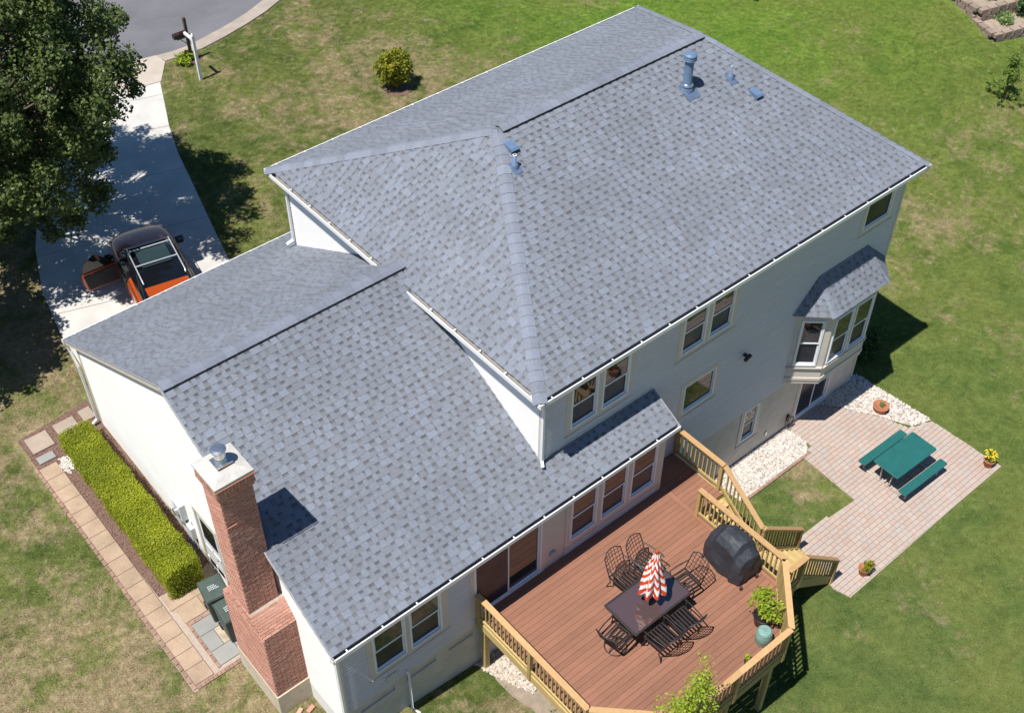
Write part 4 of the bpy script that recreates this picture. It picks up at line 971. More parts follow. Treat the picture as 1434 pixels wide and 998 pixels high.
def railing(p, q_, posts=(True, True), hgt=.93, low=.09, sp=.125, outp=None, endcut=0, cw=.14):
    """p,q_: ends of the top of the cap board; parts: rails, posts, balusters"""
    p = Vector(p); q_ = Vector(q_); d = q_ - p; L = d.length; dh = Vector((d.x, d.y, 0)); Lh = dh.length; dh.normalize(); sd = Vector((-dh.y, dh.x, 0))
    m = MB(); m.beam(p - Z * .017, q_ - Z * .017, cw, .034, 1)
    m.beam(p - Z * .078, q_ - Z * .078, .036, .09)
    r_ = m.build('railing', [m_pine, m_pine_cap], deck)
    m = MB(); m.beam(p - Z * (hgt - low), q_ - Z * (hgt - low), .036, .085); m.build('bottom_rail', m_pine, r_)
    n = int(Lh / sp)
    key = round(hgt, 2)
    if key not in balme: b = MB(); b.box((-.018, -.018, -(hgt - .03)), (.018, .018, -.055)); balme[key] = b.mesh('baluster', m_pine)
    a = math.atan2(dh.y, dh.x)
    for i in range(1, n):
        c = p + d * (i / n)
        if posts[0] and i / n * Lh < .07 or posts[1] and (1 - i / n) * Lh < .07: continue
        o = linkmesh('baluster', balme[key]); o.location = c + sd * (.036 if outp is None else outp); o.rotation_euler = (0, 0, a); attach(o, r_)
    for f, e_ in zip(posts, (p, q_)):
        if f:
            b = MB(); b.box((-.045, -.045, -(hgt + .26)), (.045, .045, -.036)); o = b.build('post', m_pine, None); o.location = e_ + (dh * .05 if e_ is p else -dh * .05); o.rotation_euler = (0, 0, a); attach(o, r_)
    return r_
ZT = 3.55
railing((-2.04, -.34, ZT), (-2.04, -2.2, ZT)); railing((-2.04, -2.2, ZT), (-2.04, -3.96, ZT), posts=(False, True))
railing((-2.03, -3.97, ZT), (-.63, -5.36, ZT), posts=(False, True)); railing((-.64, -5.37, ZT), (1.0, -5.37, ZT), posts=(False, True)); railing((1.0, -5.37, ZT), (2.6, -5.37, ZT), posts=(False, True))
railing((2.62, -5.36, ZT), (3.9, -4.07, ZT), posts=(False, True)); railing((3.9, -4.1, ZT), (3.9, -1.42, ZT), posts=(True, True), outp=-.036)
railing((4.9, .30, ZT), (4.9, -1.30, ZT), posts=(True, True)); 
# stairs: upper flight towards -y, landing, lower flight towards +x
LZ = 1.55
railing((4.9, -1.32, ZT), (4.9, -2.72, 2.52), posts=(False, True), hgt=.9)
q = MB(); q.box((3.93, -3.98, LZ - .03), (5.02, -2.76, LZ)); 
lb = 3.93
while lb < 5.0: m = MB(); m.box((lb, -3.98, LZ - .03), (lb + .134, -2.74, LZ)); m.build('tread', m_pine, deck); lb += .14
for a, b in (((5.03, -2.74), (5.03, -3.98)), ((3.93, -3.98), (5.03, -3.98))):
    m = MB(); m.beam((*a, LZ - .14), (*b, LZ - .14), .04, .2); m.build('rim_joist', m_pine, deck)
n = 5; rise = (DZ - LZ) / 6
for i in range(n):
    z = DZ - rise * (i + 1); ya = -1.40 - i * .27
    for k in (0, 1): m = MB(); m.box((3.96, ya - .135 - k * .14, z - .03), (4.86, ya - .004 - k * .14, z)); m.build('tread', m_pine, deck)
for x in (3.94, 4.88): m = MB(); m.beam((x, -1.39, DZ - .2), (x, -2.76, LZ - .12), .04, .24); m.build('stringer', m_pine, deck)
n = 7; rise = (LZ - .04) / 8
for i in range(n):
    z = LZ - rise * (i + 1); xa = 5.05 + i * .235
    for k in (0, 1): m = MB(); m.box((xa + k * .125, -3.92, z - .03), (xa + .121 + k * .125, -2.84, z)); m.build('tread', m_pine, deck)
for y in (-2.82, -3.94): m = MB(); m.beam((5.05, y, LZ - .16), (6.72, y, .06), .04, .26); m.build('stringer', m_pine, deck)
railing((4.93, -2.74, 2.50), (6.72, -2.78, 1.02), posts=(True, True), hgt=.88)
railing((4.0, -3.96, 2.47), (5.08, -3.96, 2.47), posts=(False, True), hgt=.9); railing((5.08, -3.96, 2.50), (6.66, -3.98, 1.02), posts=(False, True), hgt=.88)

# ------------------------------------------------------------------ deck furniture
def seatlabel(i): pass
def chair(x, y, rz, label, swivel=False):
    t = empty('patio_chair', (x, y, DZ), label, 'chair', 'black metal chairs round the glass table', rz)
    W, D, H = .27, .25, .43       # seat faces +x in local coordinates
    def P(m, n): return m.build(n, m_black, t, False)
    m = MB()
    for s in (-1, 1): m.beam((-D, s * W, H), (D, s * W, H), .035, .03)
    m.beam((D, -W, H), (D, W, H), .03, .03); m.beam((-D, -W, H), (-D, W, H), .03, .03); P(m, 'seat_frame')
    for k in range(5): m = MB(); m.beam((-D, -W + .09 + k * .09, H + .006), (D, -W + .09 + k * .09, H + .006), .042, .012); P(m, 'slat')
    m = MB(); lean = .18
    B = lambda yy, zz: (-D - lean * (zz - H) / .5 - .05 * (1 - (yy / W) ** 2) * (zz - H) / .5, yy, zz)
    for s in (-1, 1): m.tube([B(s * W, H), B(s * W, H + .3), B(s * W * .96, H + .5)], .014, 6)
    m.tube([B(W * .96, H + .5), B(W * .5, H + .555), B(0, H + .57), B(-W * .5, H + .555), B(-W * .96, H + .5)], .014, 6)
    for yy in (-.18, -.09, 0, .09, .18): m.tube([B(yy, H + .08), B(yy, H + .3), B(yy, H + .56 - abs(yy) * .2)], .008, 4)
    for zz in (.1, .2, .3, .4, .49): m.tube([B(-W, H + zz), B(0, H + zz), B(W, H + zz)], .008, 4)
    P(m, 'backrest')
    for s in (-1, 1):
        m = MB(); m.tube([(-D - .08, s * W, H + .26), (-.05, s * (W + .03), H + .25), (D - .02, s * (W + .03), H + .24), (D + .03, s * (W + .02), H + .2)], .016, 6); m.tube([(D - .04, s * (W + .025), H + .23), (D - .08, s * W, H)], .012, 6); P(m, 'armrest')
    if swivel:
        m = MB(); m.tube([(.25 * math.cos(a), .25 * math.sin(a), .03) for a in np.linspace(0, 2 * math.pi, 25)], .013, 6, cap=False)
        for a in (0, 1.57, 3.14, 4.71): m.tube([(.25 * math.cos(a), .25 * math.sin(a), .03), (.1 * math.cos(a), .1 * math.sin(a), .16), (0, 0, .22)], .012, 6)
        m.tube([(0, 0, .2), (0, 0, H - .02)], .025, 8); P(m, 'swivel_base')
    else:
        for sx in (-1, 1):
            for s in (-1, 1): m = MB(); m.tube([(sx * D * .92, s * W, H), (sx * D * .8, s * W, H * .6), (sx * D * 1.0, s * W, .18), (sx * D * 1.18, s * W, 0.005)], .014, 6); P(m, 'leg')
    return t
chair(1.07, -1.86, R(-86), 'black metal chair backing on to the sliding door, left of the closed umbrella')
chair(1.70, -1.90, R(-82), 'black swivel chair tucked behind the closed umbrella on the house side of the glass table', True)
chair(2.02, -2.82, R(176), 'black swivel chair at the grill end of the glass table', True)
chair(-.15, -2.86, R(8), 'black ring based chair at the chimney end of the glass table', True)
chair(.58, -3.50, R(92), 'black chair on the outer long side of the table, nearer the chimney end')
chair(1.24, -3.50, R(88), 'black chair on the outer long side of the table, nearer the grill')
tb = empty('patio_table', (.88, -2.75, DZ), 'rectangular tinted glass patio table with a dark metal rim', 'table')
q = MB(); q.box((-.82, -.46, .712), (.82, .46, .724)); q.build('glass_top', m_tglass, tb, False)
q = MB()
for s in (-1, 1): q.beam((-.86, s * .485, .715), (.86, s * .485, .715), .05, .035); q.beam((s * .845, -.46, .715), (s * .845, .46, .715), .05, .035)
q.build('table_rim', m_black, tb, False, bevel=.006)
for sx in (-1, 1):
    for s in (-1, 1): q = MB(); q.tube([(sx * .62, s * .36, .70), (sx * .5, s * .28, .5), (sx * .46, s * .26, .3), (sx * .6, s * .34, .1), (sx * .68, s * .4, .005)], .02, 8); q.build('leg', m_black, tb, False)
q = MB(); q.tube([(.1 * math.cos(a), .1 * math.sin(a), .3) for a in np.linspace(0, 2 * math.pi, 17)], .012, 6, cap=False); q.beam((-.47, -.26, .3), (.47, .26, .3), .02, .02); q.beam((-.47, .26, .3), (.47, -.26, .3), .02, .02); q.build('stretcher', m_black, tb, False)
# umbrella
um = empty('umbrella', (.93, -2.78, DZ), 'closed patio umbrella with red and white zigzag stripes standing through the table', 'umbrella')
def umb_mat():
    t = NT('zigzag_cloth'); tc = t.new('ShaderNodeTexCoord'); sp = t.new('ShaderNodeSeparateXYZ'); t.link(tc.outputs['UV'], sp.inputs[0])
    # u = position round the cloth (in zigzags), v = distance down the cloth
    zz = t.math('ABSOLUTE', t.math('SUBTRACT', t.math('FRACT', sp.outputs[0]), 0.5)); s = t.math('FRACT', t.math('ADD', t.math('MULTIPLY', sp.outputs[1], 5.2), t.math('MULTIPLY', zz, 1.1)))
    m_ = t.math('LESS_THAN', s, 0.47); c = t.mix(m_, (0.80, 0.77, 0.72), (0.62, 0.065, 0.025)); t.col(c); t.bump(t.noise(12, 3), .3, .01); t.set(.85, 0, .2); return t.m
q = MB(); n = 72; rows = []
for i in range(15):
    f = i / 14; z = 2.46 - f * 1.28; r0 = .04 + .27 * f ** .9
    ring_ = []
    for k in range(n):
        a = 2 * math.pi * k / n; lob = abs(math.sin(4 * a + .5 * math.sin(6 * f))); r_ = r0 * (.62 + .42 * lob) * (1 + .08 * math.sin(3 * a + 5 * f)); ring_.append((r_ * math.cos(a), r_ * math.sin(a), z - (.09 * lob * f if i == 14 else 0)))
    rows.append(ring_)
vs = [v for r_ in rows for v in r_]; fs = [((i + 1) * n + k, (i + 1) * n + (k + 1) % n, i * n + (k + 1) % n, i * n + k) for i in range(14) for k in range(n)]
q.add(vs, fs, 0, True); me = q.mesh('canopy', umb_mat()); uv = me.uv_layers.new(name='UV')
for pi, p in enumerate(me.polygons):
    i, k = divmod(pi, n)
    for li, (ii, kk) in zip(p.loop_indices, ((i + 1, k), (i + 1, k + 1), (i, k + 1), (i, k))): uv.data[li].uv = (kk / n * 8, ii / 14)
linkmesh('canopy', me, um, False)
q = MB(); q.tube([(0, 0, .03), (0, 0, 2.47)], .019, 10); q.build('pole', m_black, um, False)
q = MB(); q.lathe([(.0, 2.43), (.045, 2.43), (.036, 2.50), (.014, 2.55), (0, 2.56)], n=12); q.build('finial', M('red_finial', (.5, .12, .03), .5), um, False)
q = MB(); q.lathe([(0, 0), (.24, 0), (.24, .03), (.2, .06), (.04, .09), (.035, .3), (0, .3)], n=24); q.build('base', m_black, um, False)
# covered grill
gr = empty('covered_grill', (3.38, -3.02, DZ), 'barbecue grill hidden under a black vinyl cover beside the stair railing', 'grill')
secs = [(-.70, .66, .27), (-.66, .92, .36), (-.42, 1.02, .39), (-.34, 1.16, .40), (0, 1.20, .41), (.34, 1.18, .40), (.46, 1.0, .39), (.66, .90, .36), (.70, .68, .27)]
V = []; npr = 14
for k, (yy, zt, hw) in enumerate(secs):
    j = lambda a: random.uniform(-a, a)
    base = [(-hw * 1.12, .06), (-hw * 1.10, .32), (-hw * 1.04, .58), (-hw, zt - .22), (-hw * .62, zt - .05), (-hw * .25, zt), (hw * .2, zt + .01), (hw * .62, zt - .04), (hw * .95, zt - .16), (hw * 1.02, .58), (hw * 1.08, .32), (hw * 1.12, .06), (hw * .3, .10), (-hw * .3, .10)]
    for i, (xx, zz) in enumerate(base): lowf = 1 if zz < .7 else .35; V.append((xx + j(.045) * lowf, yy + j(.03), zz + j(.012)))
F = [((k) * npr + i, k * npr + (i + 1) % npr, (k + 1) * npr + (i + 1) % npr, (k + 1) * npr + i) for k in range(len(secs) - 1) for i in range(npr)] + [tuple(range(npr))[::-1], tuple(range((len(secs) - 1) * npr, len(secs) * npr))]
gm = bpy.data.meshes.new('cover'); gm.from_pydata(V, [], F); gm.materials.append(m_cover); gm.polygons.foreach_set('use_smooth', [True] * len(F)); gm.update()
cr = gm.attributes.new('crease_edge', 'FLOAT', 'EDGE'); cr.data.foreach_set('value', [random.choice((.6, .75, .9, .95)) for _ in gm.edges])
cv = linkmesh('cover', gm, gr, False); cv.rotation_euler = (0, 0, R(-3)); cv.scale = (.88, .86, .93); cv.location = (.06, .05, 0)
sb = cv.modifiers.new('cloth', 'SUBSURF'); sb.levels = sb.render_levels = 4
tx = bpy.data.textures.new('cover_folds', 'CLOUDS'); tx.noise_scale = .28; tx.noise_depth = 3
dm = cv.modifiers.new('folds', 'DISPLACE'); dm.texture = tx; dm.strength = .05; dm.mid_level = .5; dm.texture_coords = 'LOCAL'
for sx in (-1, 1):
    for s in (-1, 1): q = MB(); q.lathe([(.0, 0), (.04, 0), (.04, .05), (.02, .12), (0, .12)], (sx * .27, s * .6, 0), 10); q.build('wheel', m_black, gr, False)
# potted shrub, stool and small pots
def leaves(name, centers, rad, n_per, size, mat, parent=None, world=True, flat=.0, aspect=.55, sq=1.0):
    c = np.asarray(centers, float); m = len(c); N = m * n_per
    ctr = np.repeat(c, n_per, 0); g = rng.normal(0, 1, (N, 3)); g /= np.linalg.norm(g, axis=1)[:, None]; r_ = rng.uniform(0, 1, (N, 1)) ** .45
    rr = np.repeat(np.broadcast_to(np.asarray(rad, float).reshape(-1, 1), (m, 1)), n_per, 0)
    p = ctr + g * r_ * rr * np.array((1, 1, sq))
    nrm = rng.normal(0, 1, (N, 3)) + g * .7 + np.array((0, 0, flat)); nrm /= np.linalg.norm(nrm, axis=1)[:, None]
    t = np.cross(nrm, rng.normal(0, 1, (N, 3))); t /= np.linalg.norm(t, axis=1)[:, None]; b = np.cross(nrm, t)
    s_ = size * rng.uniform(.6, 1.3, (N, 1)); t = t * s_; b = b * s_ * aspect
    q = np.stack([p - t, p + b - t * .1, p + t, p - b - t * .1], 1)
    return linkmesh(name, fastmesh(name, q, 4, mat), parent, world)
pot = empty('potted_shrub', (2.78, -4.52, DZ), 'leafy lime green shrub in a dark pot in the corner of the deck', 'potted plant')
q = MB(); q.lathe([(0, 0), (.15, 0), (.20, .28), (.215, .30), (.19, .30), (.18, .26), (0, .26)], n=24); q.build('pot', m_black, pot, False)
q = MB()
cs = []
for k in range(34):
    a = random.uniform(0, 6.28); h = random.uniform(.42, .95); r_ = random.uniform(.02, .36) * (1.15 - abs(h - .6)); e_ = (r_ * math.cos(a), r_ * math.sin(a), h); cs.append(e_); q.tube([(0, 0, .25), (e_[0] * .4, e_[1] * .4, h * .6), e_], .006, 4)
q.build('stem', m_twig, pot, False); leaves('foliage', cs, .12, 34, .042, m_leaf_lime, pot, False)
st = empty('garden_stool', (2.44, -4.86, DZ), 'celadon green ceramic garden stool between the potted shrub and the railing', 'stool')
q = MB(); q.lathe([(0, 0), (.13, 0), (.15, .03), (.19, .22), (.185, .34), (.15, .44), (.135, .46), (.125, .462), (0, .468)], n=32); q.build('body', m_celadon, st, False)
q = MB()
for z in (.06, .40): q.tube([((.168 if z < .1 else .172) * math.cos(a), (.168 if z < .1 else .172) * math.sin(a), z) for a in np.linspace(0, 2 * math.pi, 33)], .006, 5, cap=False)
for k in range(5): q.lathe([(0, .466), (.012, .466), (.012, .471), (0, .471)], (.04 * math.cos(k * 1.257), .04 * math.sin(k * 1.257), 0), 8)
q.build('relief', M('dark_celadon', (.12, .22, .19), .4), st, False)
pp = empty('small_pot_plant', (1.76, -5.02, DZ), 'tiny green pot plant on the deck against the outer railing', 'potted plant')
q = MB(); q.lathe([(0, 0), (.06, 0), (.08, .12), (.07, .12), (0, .11)], n=14); q.build('pot', m_black, pp, False); leaves('foliage', [(0, 0, .18), (.04, .03, .22)], .08, 40, .028, m_leaf_lime, pp, False)
pp = empty('herb_planter', (-.55, -4.85, DZ), 'low planter of thin green herbs near the cut corner of the deck', 'potted plant')
q = MB(); q.box((-.3, -.1, 0), (.3, .1, .14)); q.build('trough', m_terra, pp, False, bevel=.01); leaves('foliage', [(x, 0, .26) for x in (-.22, -.08, .08, .22)], .14, 50, .022, m_leaf_mid, pp, False)

# ------------------------------------------------------------------ picnic table and pots on the patio
pc = empty('picnic_table', (11.02, -2.84, .035), 'green coated steel picnic table with two attached benches on pale legs', 'picnic table', rz=R(-1.5))
def rounded(x0, y0, x1, y1, r_=.05, n=5):
    P = []
    for cx, cy, a0 in ((x1 - r_, y1 - r_, 0), (x0 + r_, y1 - r_, 90), (x0 + r_, y0 + r_, 180), (x1 - r_, y0 + r_, 270)):
        for k in range(n + 1): a = R(a0 + 90 * k / n); P.append((cx + r_ * math.cos(a), cy + r_ * math.sin(a)))
    return P
q = MB(); q.prism(rounded(-.86, -.42, .86, .42), .71, .75); q.build('table_top', m_green, pc, False, bevel=.008)
for s in (-1, 1): q = MB(); q.prism(rounded(-.93, s * .69 - .125, .93, s * .69 + .125, .04), .41, .45); q.build('bench', m_green, pc, False, bevel=.008)
for sx in (-1, 1):
    q = MB(); x = sx * .68
    q.tube([(x, -.70, .40), (x, -.72, .06), (x, -.64, .025), (x, .64, .025), (x, .72, .06), (x, .70, .40)], .022, 8); q.tube([(x, -.14, .03), (x, -.2, .70), (x, .2, .70), (x, .14, .03)], .022, 8); q.build('leg_frame', m_legw, pc, False)
q = MB(); q.beam((-.68, 0, .1), (.68, 0, .68), .03, .01); q.build('brace', m_legw, pc, False)
def clay(x, y, label, mat, h=.22, r_=.15, fol=.2, lf=.03, n=16, flower=False):
    t = empty('flower_pot', (x, y, .04 + (terr(x, y) if x < 9 and y > .4 else 0)), label, 'flower pot', 'terracotta pots on the patio')
    q = MB(); q.lathe([(0, 0), (r_ * .7, 0), (r_, h), (r_ * 1.08, h), (r_ * 1.08, h + .035), (r_ * .94, h + .035), (r_ * .9, h), (0, h - .01)], n=24); q.build('pot', m_terra, t, False)
    cs = [(random.uniform(-.55, .55) * fol, random.uniform(-.55, .55) * fol, h + .03 + random.random() * fol) for _ in range(n)]
    leaves('foliage', cs, .07, 26, lf, mat, t, False)
    if flower: leaves('flower', [(c[0] * 1.1, c[1] * 1.1, c[2] + .06) for c in cs], .06, 7, .028, m_flower, t, False, flat=2, aspect=.9)
clay(12.50, -1.02, 'wide terracotta bowl of straggly green against the gravel wedge', m_leaf_pale, h=.2, r_=.22, fol=.12, lf=.022, n=9)
clay(13.13, -4.28, 'terracotta pot of yellow flowers at the far outer corner of the patio', m_leaf_mid, fol=.22, flower=True)
clay(7.50, -4.34, 'terracotta pot with a round green shrublet near the foot of the deck stairs', m_leaf_yel, fol=.26)
hs = empty('garden_hose', (9.86, .22, .06), 'thin dark coiled hose on the wall between basement window and patio door', 'hose')
q = MB(); q.tube([(.17 * math.cos(a) * (1 - .02 * a / 6), .03 * math.sin(a * .5), .32 + .17 * math.sin(a)) for a in np.linspace(0, 12.5, 50)], .012, 6); q.build('coil', m_black, hs, False)
q = MB(); q.box((-.03, .05, .28), (.03, .12, .52)); q.build('hook', m_black, hs, False)

# ------------------------------------------------------------------ west side: bins, hedge, bricks
def bin_(x, y, rz, label):
    t = empty('wheeled_bin', (x, y, terr(x, y) + .05), label, 'wheeled bin', 'bins by the chimney', rz)
    q = MB(); q.add([(-.22, -.25, 0), (.22, -.25, 0), (.22, .22, 0), (-.22, .22, 0), (-.28, -.32, .9), (.28, -.32, .9), (.28, .3, .9), (-.28, .3, .9)], [(0, 3, 2, 1), (4, 5, 6, 7), (0, 1, 5, 4), (1, 2, 6, 5), (2, 3, 7, 6), (3, 0, 4, 7)]); q.build('body', m_bin, t, False, bevel=.02)
    q = MB(); q.add([(-.3, -.34, .905), (.3, -.34, .905), (.3, .34, .93), (-.3, .34, .93), (-.26, -.29, .96), (.26, -.29, .96), (.26, .28, 1.0), (-.26, .28, 1.0)], [(0, 3, 2, 1), (4, 5, 6, 7), (0, 1, 5, 4), (1, 2, 6, 5), (2, 3, 7, 6), (3, 0, 4, 7)]); l = q.build('lid', m_bin, t, False, bevel=.015)
    q = MB()   # rows of small raised pale print on the lid
    for r_, y0 in enumerate((-.08, -.03, .02)):
        for k in range(7 - r_): q.box((-.12 + k * .036, y0, .975 + (y0 + .29) * .07 - .004), (-.097 + k * .036, y0 + .03, .981 + (y0 + .29) * .07))
    q.build('print', m_binprint, l, False, kind='stuff')
    q = MB(); q.tube([(-.2, .36, .88), (.2, .36, .88)], .015, 8); q.build('handle', m_bin, t, False)
    for s in (-1, 1): q = MB(); q.tube([(s * .2, .27, .1), (s * .25, .27, .1)], .1, 16); q.build('wheel', m_rubber, t, False)
bin_(-6.14, 4.42, R(-8), 'dark green wheeled bin with pale print on its lid, the one nearer the hedge')
bin_(-6.12, 3.72, R(-3), 'dark green wheeled bin half hidden by the brick chimney')
hx0, hx1, hy0, hy1 = -6.84, -6.0, 5.35, 11.15
hedge = empty('hedge', ((hx0 + hx1) / 2, (hy0 + hy1) / 2, 1.45), 'long clipped yellow green box hedge along the white wall', 'hedge')
q = MB()
def htop(y): return 2.38 + .03 * math.sin(1.7 * y) + .02 * math.sin(5 * y + 1)
ys = np.linspace(hy0 + .08, hy1 - .08, 40)
q.add([p for y in ys for p in ((hx0 + .08, y, terr(-6.4, y)), (hx1 - .08, y, terr(-6.4, y)), (hx1 - .08, y, htop(y) - .07), (hx0 + .08, y, htop(y) - .07))], [(4 * i + k, 4 * i + (k + 1) % 4, 4 * i + 4 + (k + 1) % 4, 4 * i + 4 + k) for i in range(39) for k in range(4)] + [(3, 2, 1, 0), (156, 157, 158, 159)])
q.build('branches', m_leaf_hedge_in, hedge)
N = 85000; u = rng.uniform(0, 1, N); y = rng.uniform(hy0, hy1, N); side = rng.uniform(0, 1, N)
px = np.empty(N); pz = np.empty(N); nr = np.zeros((N, 3)); py = y.copy()
ht = 2.38 + .03 * np.sin(1.7 * y) + .02 * np.sin(5 * y + 1) + rng.normal(0, .012, N) + (rng.uniform(0, 1, N) > .985) * .06; lump = .035 * np.sin(y * 3.1) * np.sin(y * 7 + 2)
top = side < .42; le = (side >= .42) & (side < .68); ri = (side >= .68) & (side < .88); en = side >= .88
px[top] = hx0 + (hx1 - hx0) * u[top]; pz[top] = ht[top]; nr[top] = (0, 0, 1)
px[le] = hx0 + lump[le]; pz[le] = 1.4 + (ht[le] - 1.4) * u[le]; nr[le] = (-1, 0, 0)
px[ri] = hx1 + lump[ri]; pz[ri] = 1.4 + (ht[ri] - 1.4) * u[ri]; nr[ri] = (1, 0, 0)
ne = en.sum(); px[en] = hx0 + (hx1 - hx0) * u[en]; pz[en] = 1.4 + (2.36 - 1.4) * rng.uniform(0, 1, ne); e0 = rng.uniform(0, 1, ne) < .5; py[en] = np.where(e0, hy0, hy1); nr[en] = np.where(e0[:, None], (0, -1, 0), (0, 1, 0))
# round the arrises
d = np.abs(px - (hx0 + hx1) / 2) / ((hx1 - hx0) / 2); pz = np.where(top, pz - .07 * np.clip(d - .75, 0, 1) / .25 * d, pz)
p = np.stack([px, py, pz], 1) + rng.normal(0, .022, (N, 3)) + nr * rng.uniform(-.03, .03, (N, 1))
nn = rng.normal(0, .75, (N, 3)) + nr; nn /= np.linalg.norm(nn, axis=1)[:, None]; t = np.cross(nn, rng.normal(0, 1, (N, 3))); t /= np.linalg.norm(t, axis=1)[:, None]; b = np.cross(nn, t)
s_ = rng.uniform(.010, .021, (N, 1)); linkmesh('foliage', fastmesh('foliage', np.stack([p - t * s_, p + b * s_ * .7, p + t * s_, p - b * s_ * .7], 1), 4, m_leaf_hedge), hedge)
for k, (x, y, a, lb) in enumerate(((-6.1, 1.02, .5, 'loose red brick on the grass nearest the foot of the chimney'), (-5.86, .93, .3, 'loose red brick leaning by the white wall beyond the chimney'), (-5.98, .72, 1.1, 'loose red brick lying a little out from the wall corner'))):
    q = MB(); q.box((-.1, -.048, 0), (.1, .048, .06)); o = q.build('loose_brick', m_brick, bevel=.004); o.location = (x, y, terr(x, y) + .01); o.rotation_euler = (0, 0, a); tag(o, lb, 'brick', 'loose bricks by the chimney foot')

# ------------------------------------------------------------------ street side
mbx = empty('mailbox', (5.22, 25.75, terr(5.2, 25.75)), 'black mailbox on a dark weathered post beside the kerb', 'mailbox')
q = MB(); q.box((-.05, -.05, -.1), (.05, .05, 1.75)); q.build('post', m_wood_post, mbx, False)
q = MB(); q.beam((-.05, .1, 1.02), (-.05, -.05, 1.02), .08, .08); q.beam((-.42, 0, 1.02), (.12, 0, 1.02), .08, .08); q.tube([(-.3, 0, .98), (-.05, 0, .7)], .015, 6); q.build('arm', m_wood_post, mbx, False)
q = MB(); pr = [(-.09, 0), (-.09, .12), (-.075, .17), (-.03, .205), (.03, .205), (.075, .17), (.09, .12), (.09, 0)]
q.add([(x, y_, 1.06 + z_) for x in (-.55, -.08) for y_, z_ in pr], [tuple(range(8)), tuple(range(15, 7, -1))] + [(i, i + 8, (i + 1) % 8 + 8, (i + 1) % 8) for i in range(8)]); q.build('box', m_black, mbx, False)
q = MB(); q.box((-.34, -.100, 1.2), (-.18, -.092, 1.32)); q.build('flag', M('red_flag', (.25, .04, .04), .5), mbx, False)
wp = empty('sign_post', (4.78, 24.3, terr(4.8, 24.3)), 'white yard sign post with a bare horizontal arm', 'post')
q = MB(); q.box((-.05, -.05, -.1), (.05, .05, 1.78)); q.build('post', m_wpost, wp, False); q = MB(); q.box((-.04, .052, 1.6), (.04, .62, 1.69)); q.build('arm', m_wpost, wp, False)
q = MB(); q.lathe([(.06, 1.78), (.065, 1.81), (.03, 1.85), (.03, 1.88), (0, 1.9)], n=12); q.build('finial', m_wpost, wp, False)
sheet('planting_bed', [(5.22 + .42 * math.cos(a) * (1 + .15 * math.sin(3 * a)), 25.7 + .33 * math.sin(a)) for a in np.linspace(0, 5.9, 14)], .012, m_mulch, kind='structure')
def bush(name, x, y, label, cs, rad, npp, size, mat, cat='bush', z=None, group=None, fl=None):
    t = empty(name, (x, y, terr(x, y) if z is None else z), label, cat, group)
    q = MB()
    for c in cs[::2]: q.tube([(0, 0, -.03), (c[0] * .35, c[1] * .35, c[2] * .6), c], [.016, .01, .004], 5)
    q.build('stem', m_twig, t, False, kind='stuff'); leaves('foliage', cs, rad, npp, size, mat, t, False)
    return t
def blob(n, rx, ry, rz, cz, low=0.0):
    out = []
    while len(out) < n:
        v = Vector((random.gauss(0, 1), random.gauss(0, 1), random.gauss(0, 1))).normalized() * random.uniform(.55, 1) * random.uniform(.85, 1.1); p = (v.x * rx, v.y * ry, cz + v.z * rz)
        if p[2] > low: out.append(p)
    return out
bush('low_bush', 4.93, 25.72, 'small bright yellow green clump at the foot of the mailbox', blob(30, .42, .32, .2, .2), .13, 40, .045, m_leaf_lime)
bush('round_bush', 9.98, 19.35, 'lone yellow green rounded shrub in the front lawn', blob(110, .68, .62, .72, .86, .15), .17, 55, .05, m_leaf_yel)
sheet('planting_bed', [(9.98 + .55 * math.cos(a), 19.2 + .5 * math.sin(a)) for a in np.linspace(0, 5.8, 12)], .015, m_mulch, kind='structure')
bush('dark_bush', 14.05, .9, 'low dark green bush in the shade behind the bay window', blob(60, .5, .55, .45, .45, .1), .15, 45, .05, m_leaf_dark)
bush('young_tree', 28.6, 5.8, 'small young evergreen standing alone in the east lawn', [(random.gauss(0, .32) * (1 - h / 2.6), random.gauss(0, .32) * (1 - h / 2.6), h) for h in np.linspace(.15, 1.8, 55)], .14, 34, .05, m_leaf_mid, 'young tree')
bush('dark_shrub', 25.9, 15.7, 'dark shrub at the top edge beyond the house roof', blob(90, 1.2, .7, .6, .55, .1), .25, 45, .07, m_leaf_dark)
cs = [(random.gauss(0, .42) - .08 * h, random.gauss(0, .34) + .09 * h, h * random.uniform(.9, 1.1)) for h in np.concatenate([rng.uniform(1.0, 4.0, 90), rng.uniform(3.6, 5.1, 60)])]
bush('lime_shrub', -.75, -5.85, 'tall airy lime green shrub growing up in front of the outer deck railing', [(c[0] * (1.35 - c[2] / 6), c[1] * (1.2 - c[2] / 6), c[2]) for c in cs], .22, 46, .036, m_leaf_lime)
# weeds on the bare soil
leaves('weeds', [(random.uniform(-1.6, -.4), random.uniform(-3.6, -2.2), .66) for _ in range(9)], .1, 22, .03, m_leaf_pale)
tag(bpy.data.objects['weeds'], 'pale weeds sprouting on the bare soil beside the deck', 'weeds', kind='stuff')

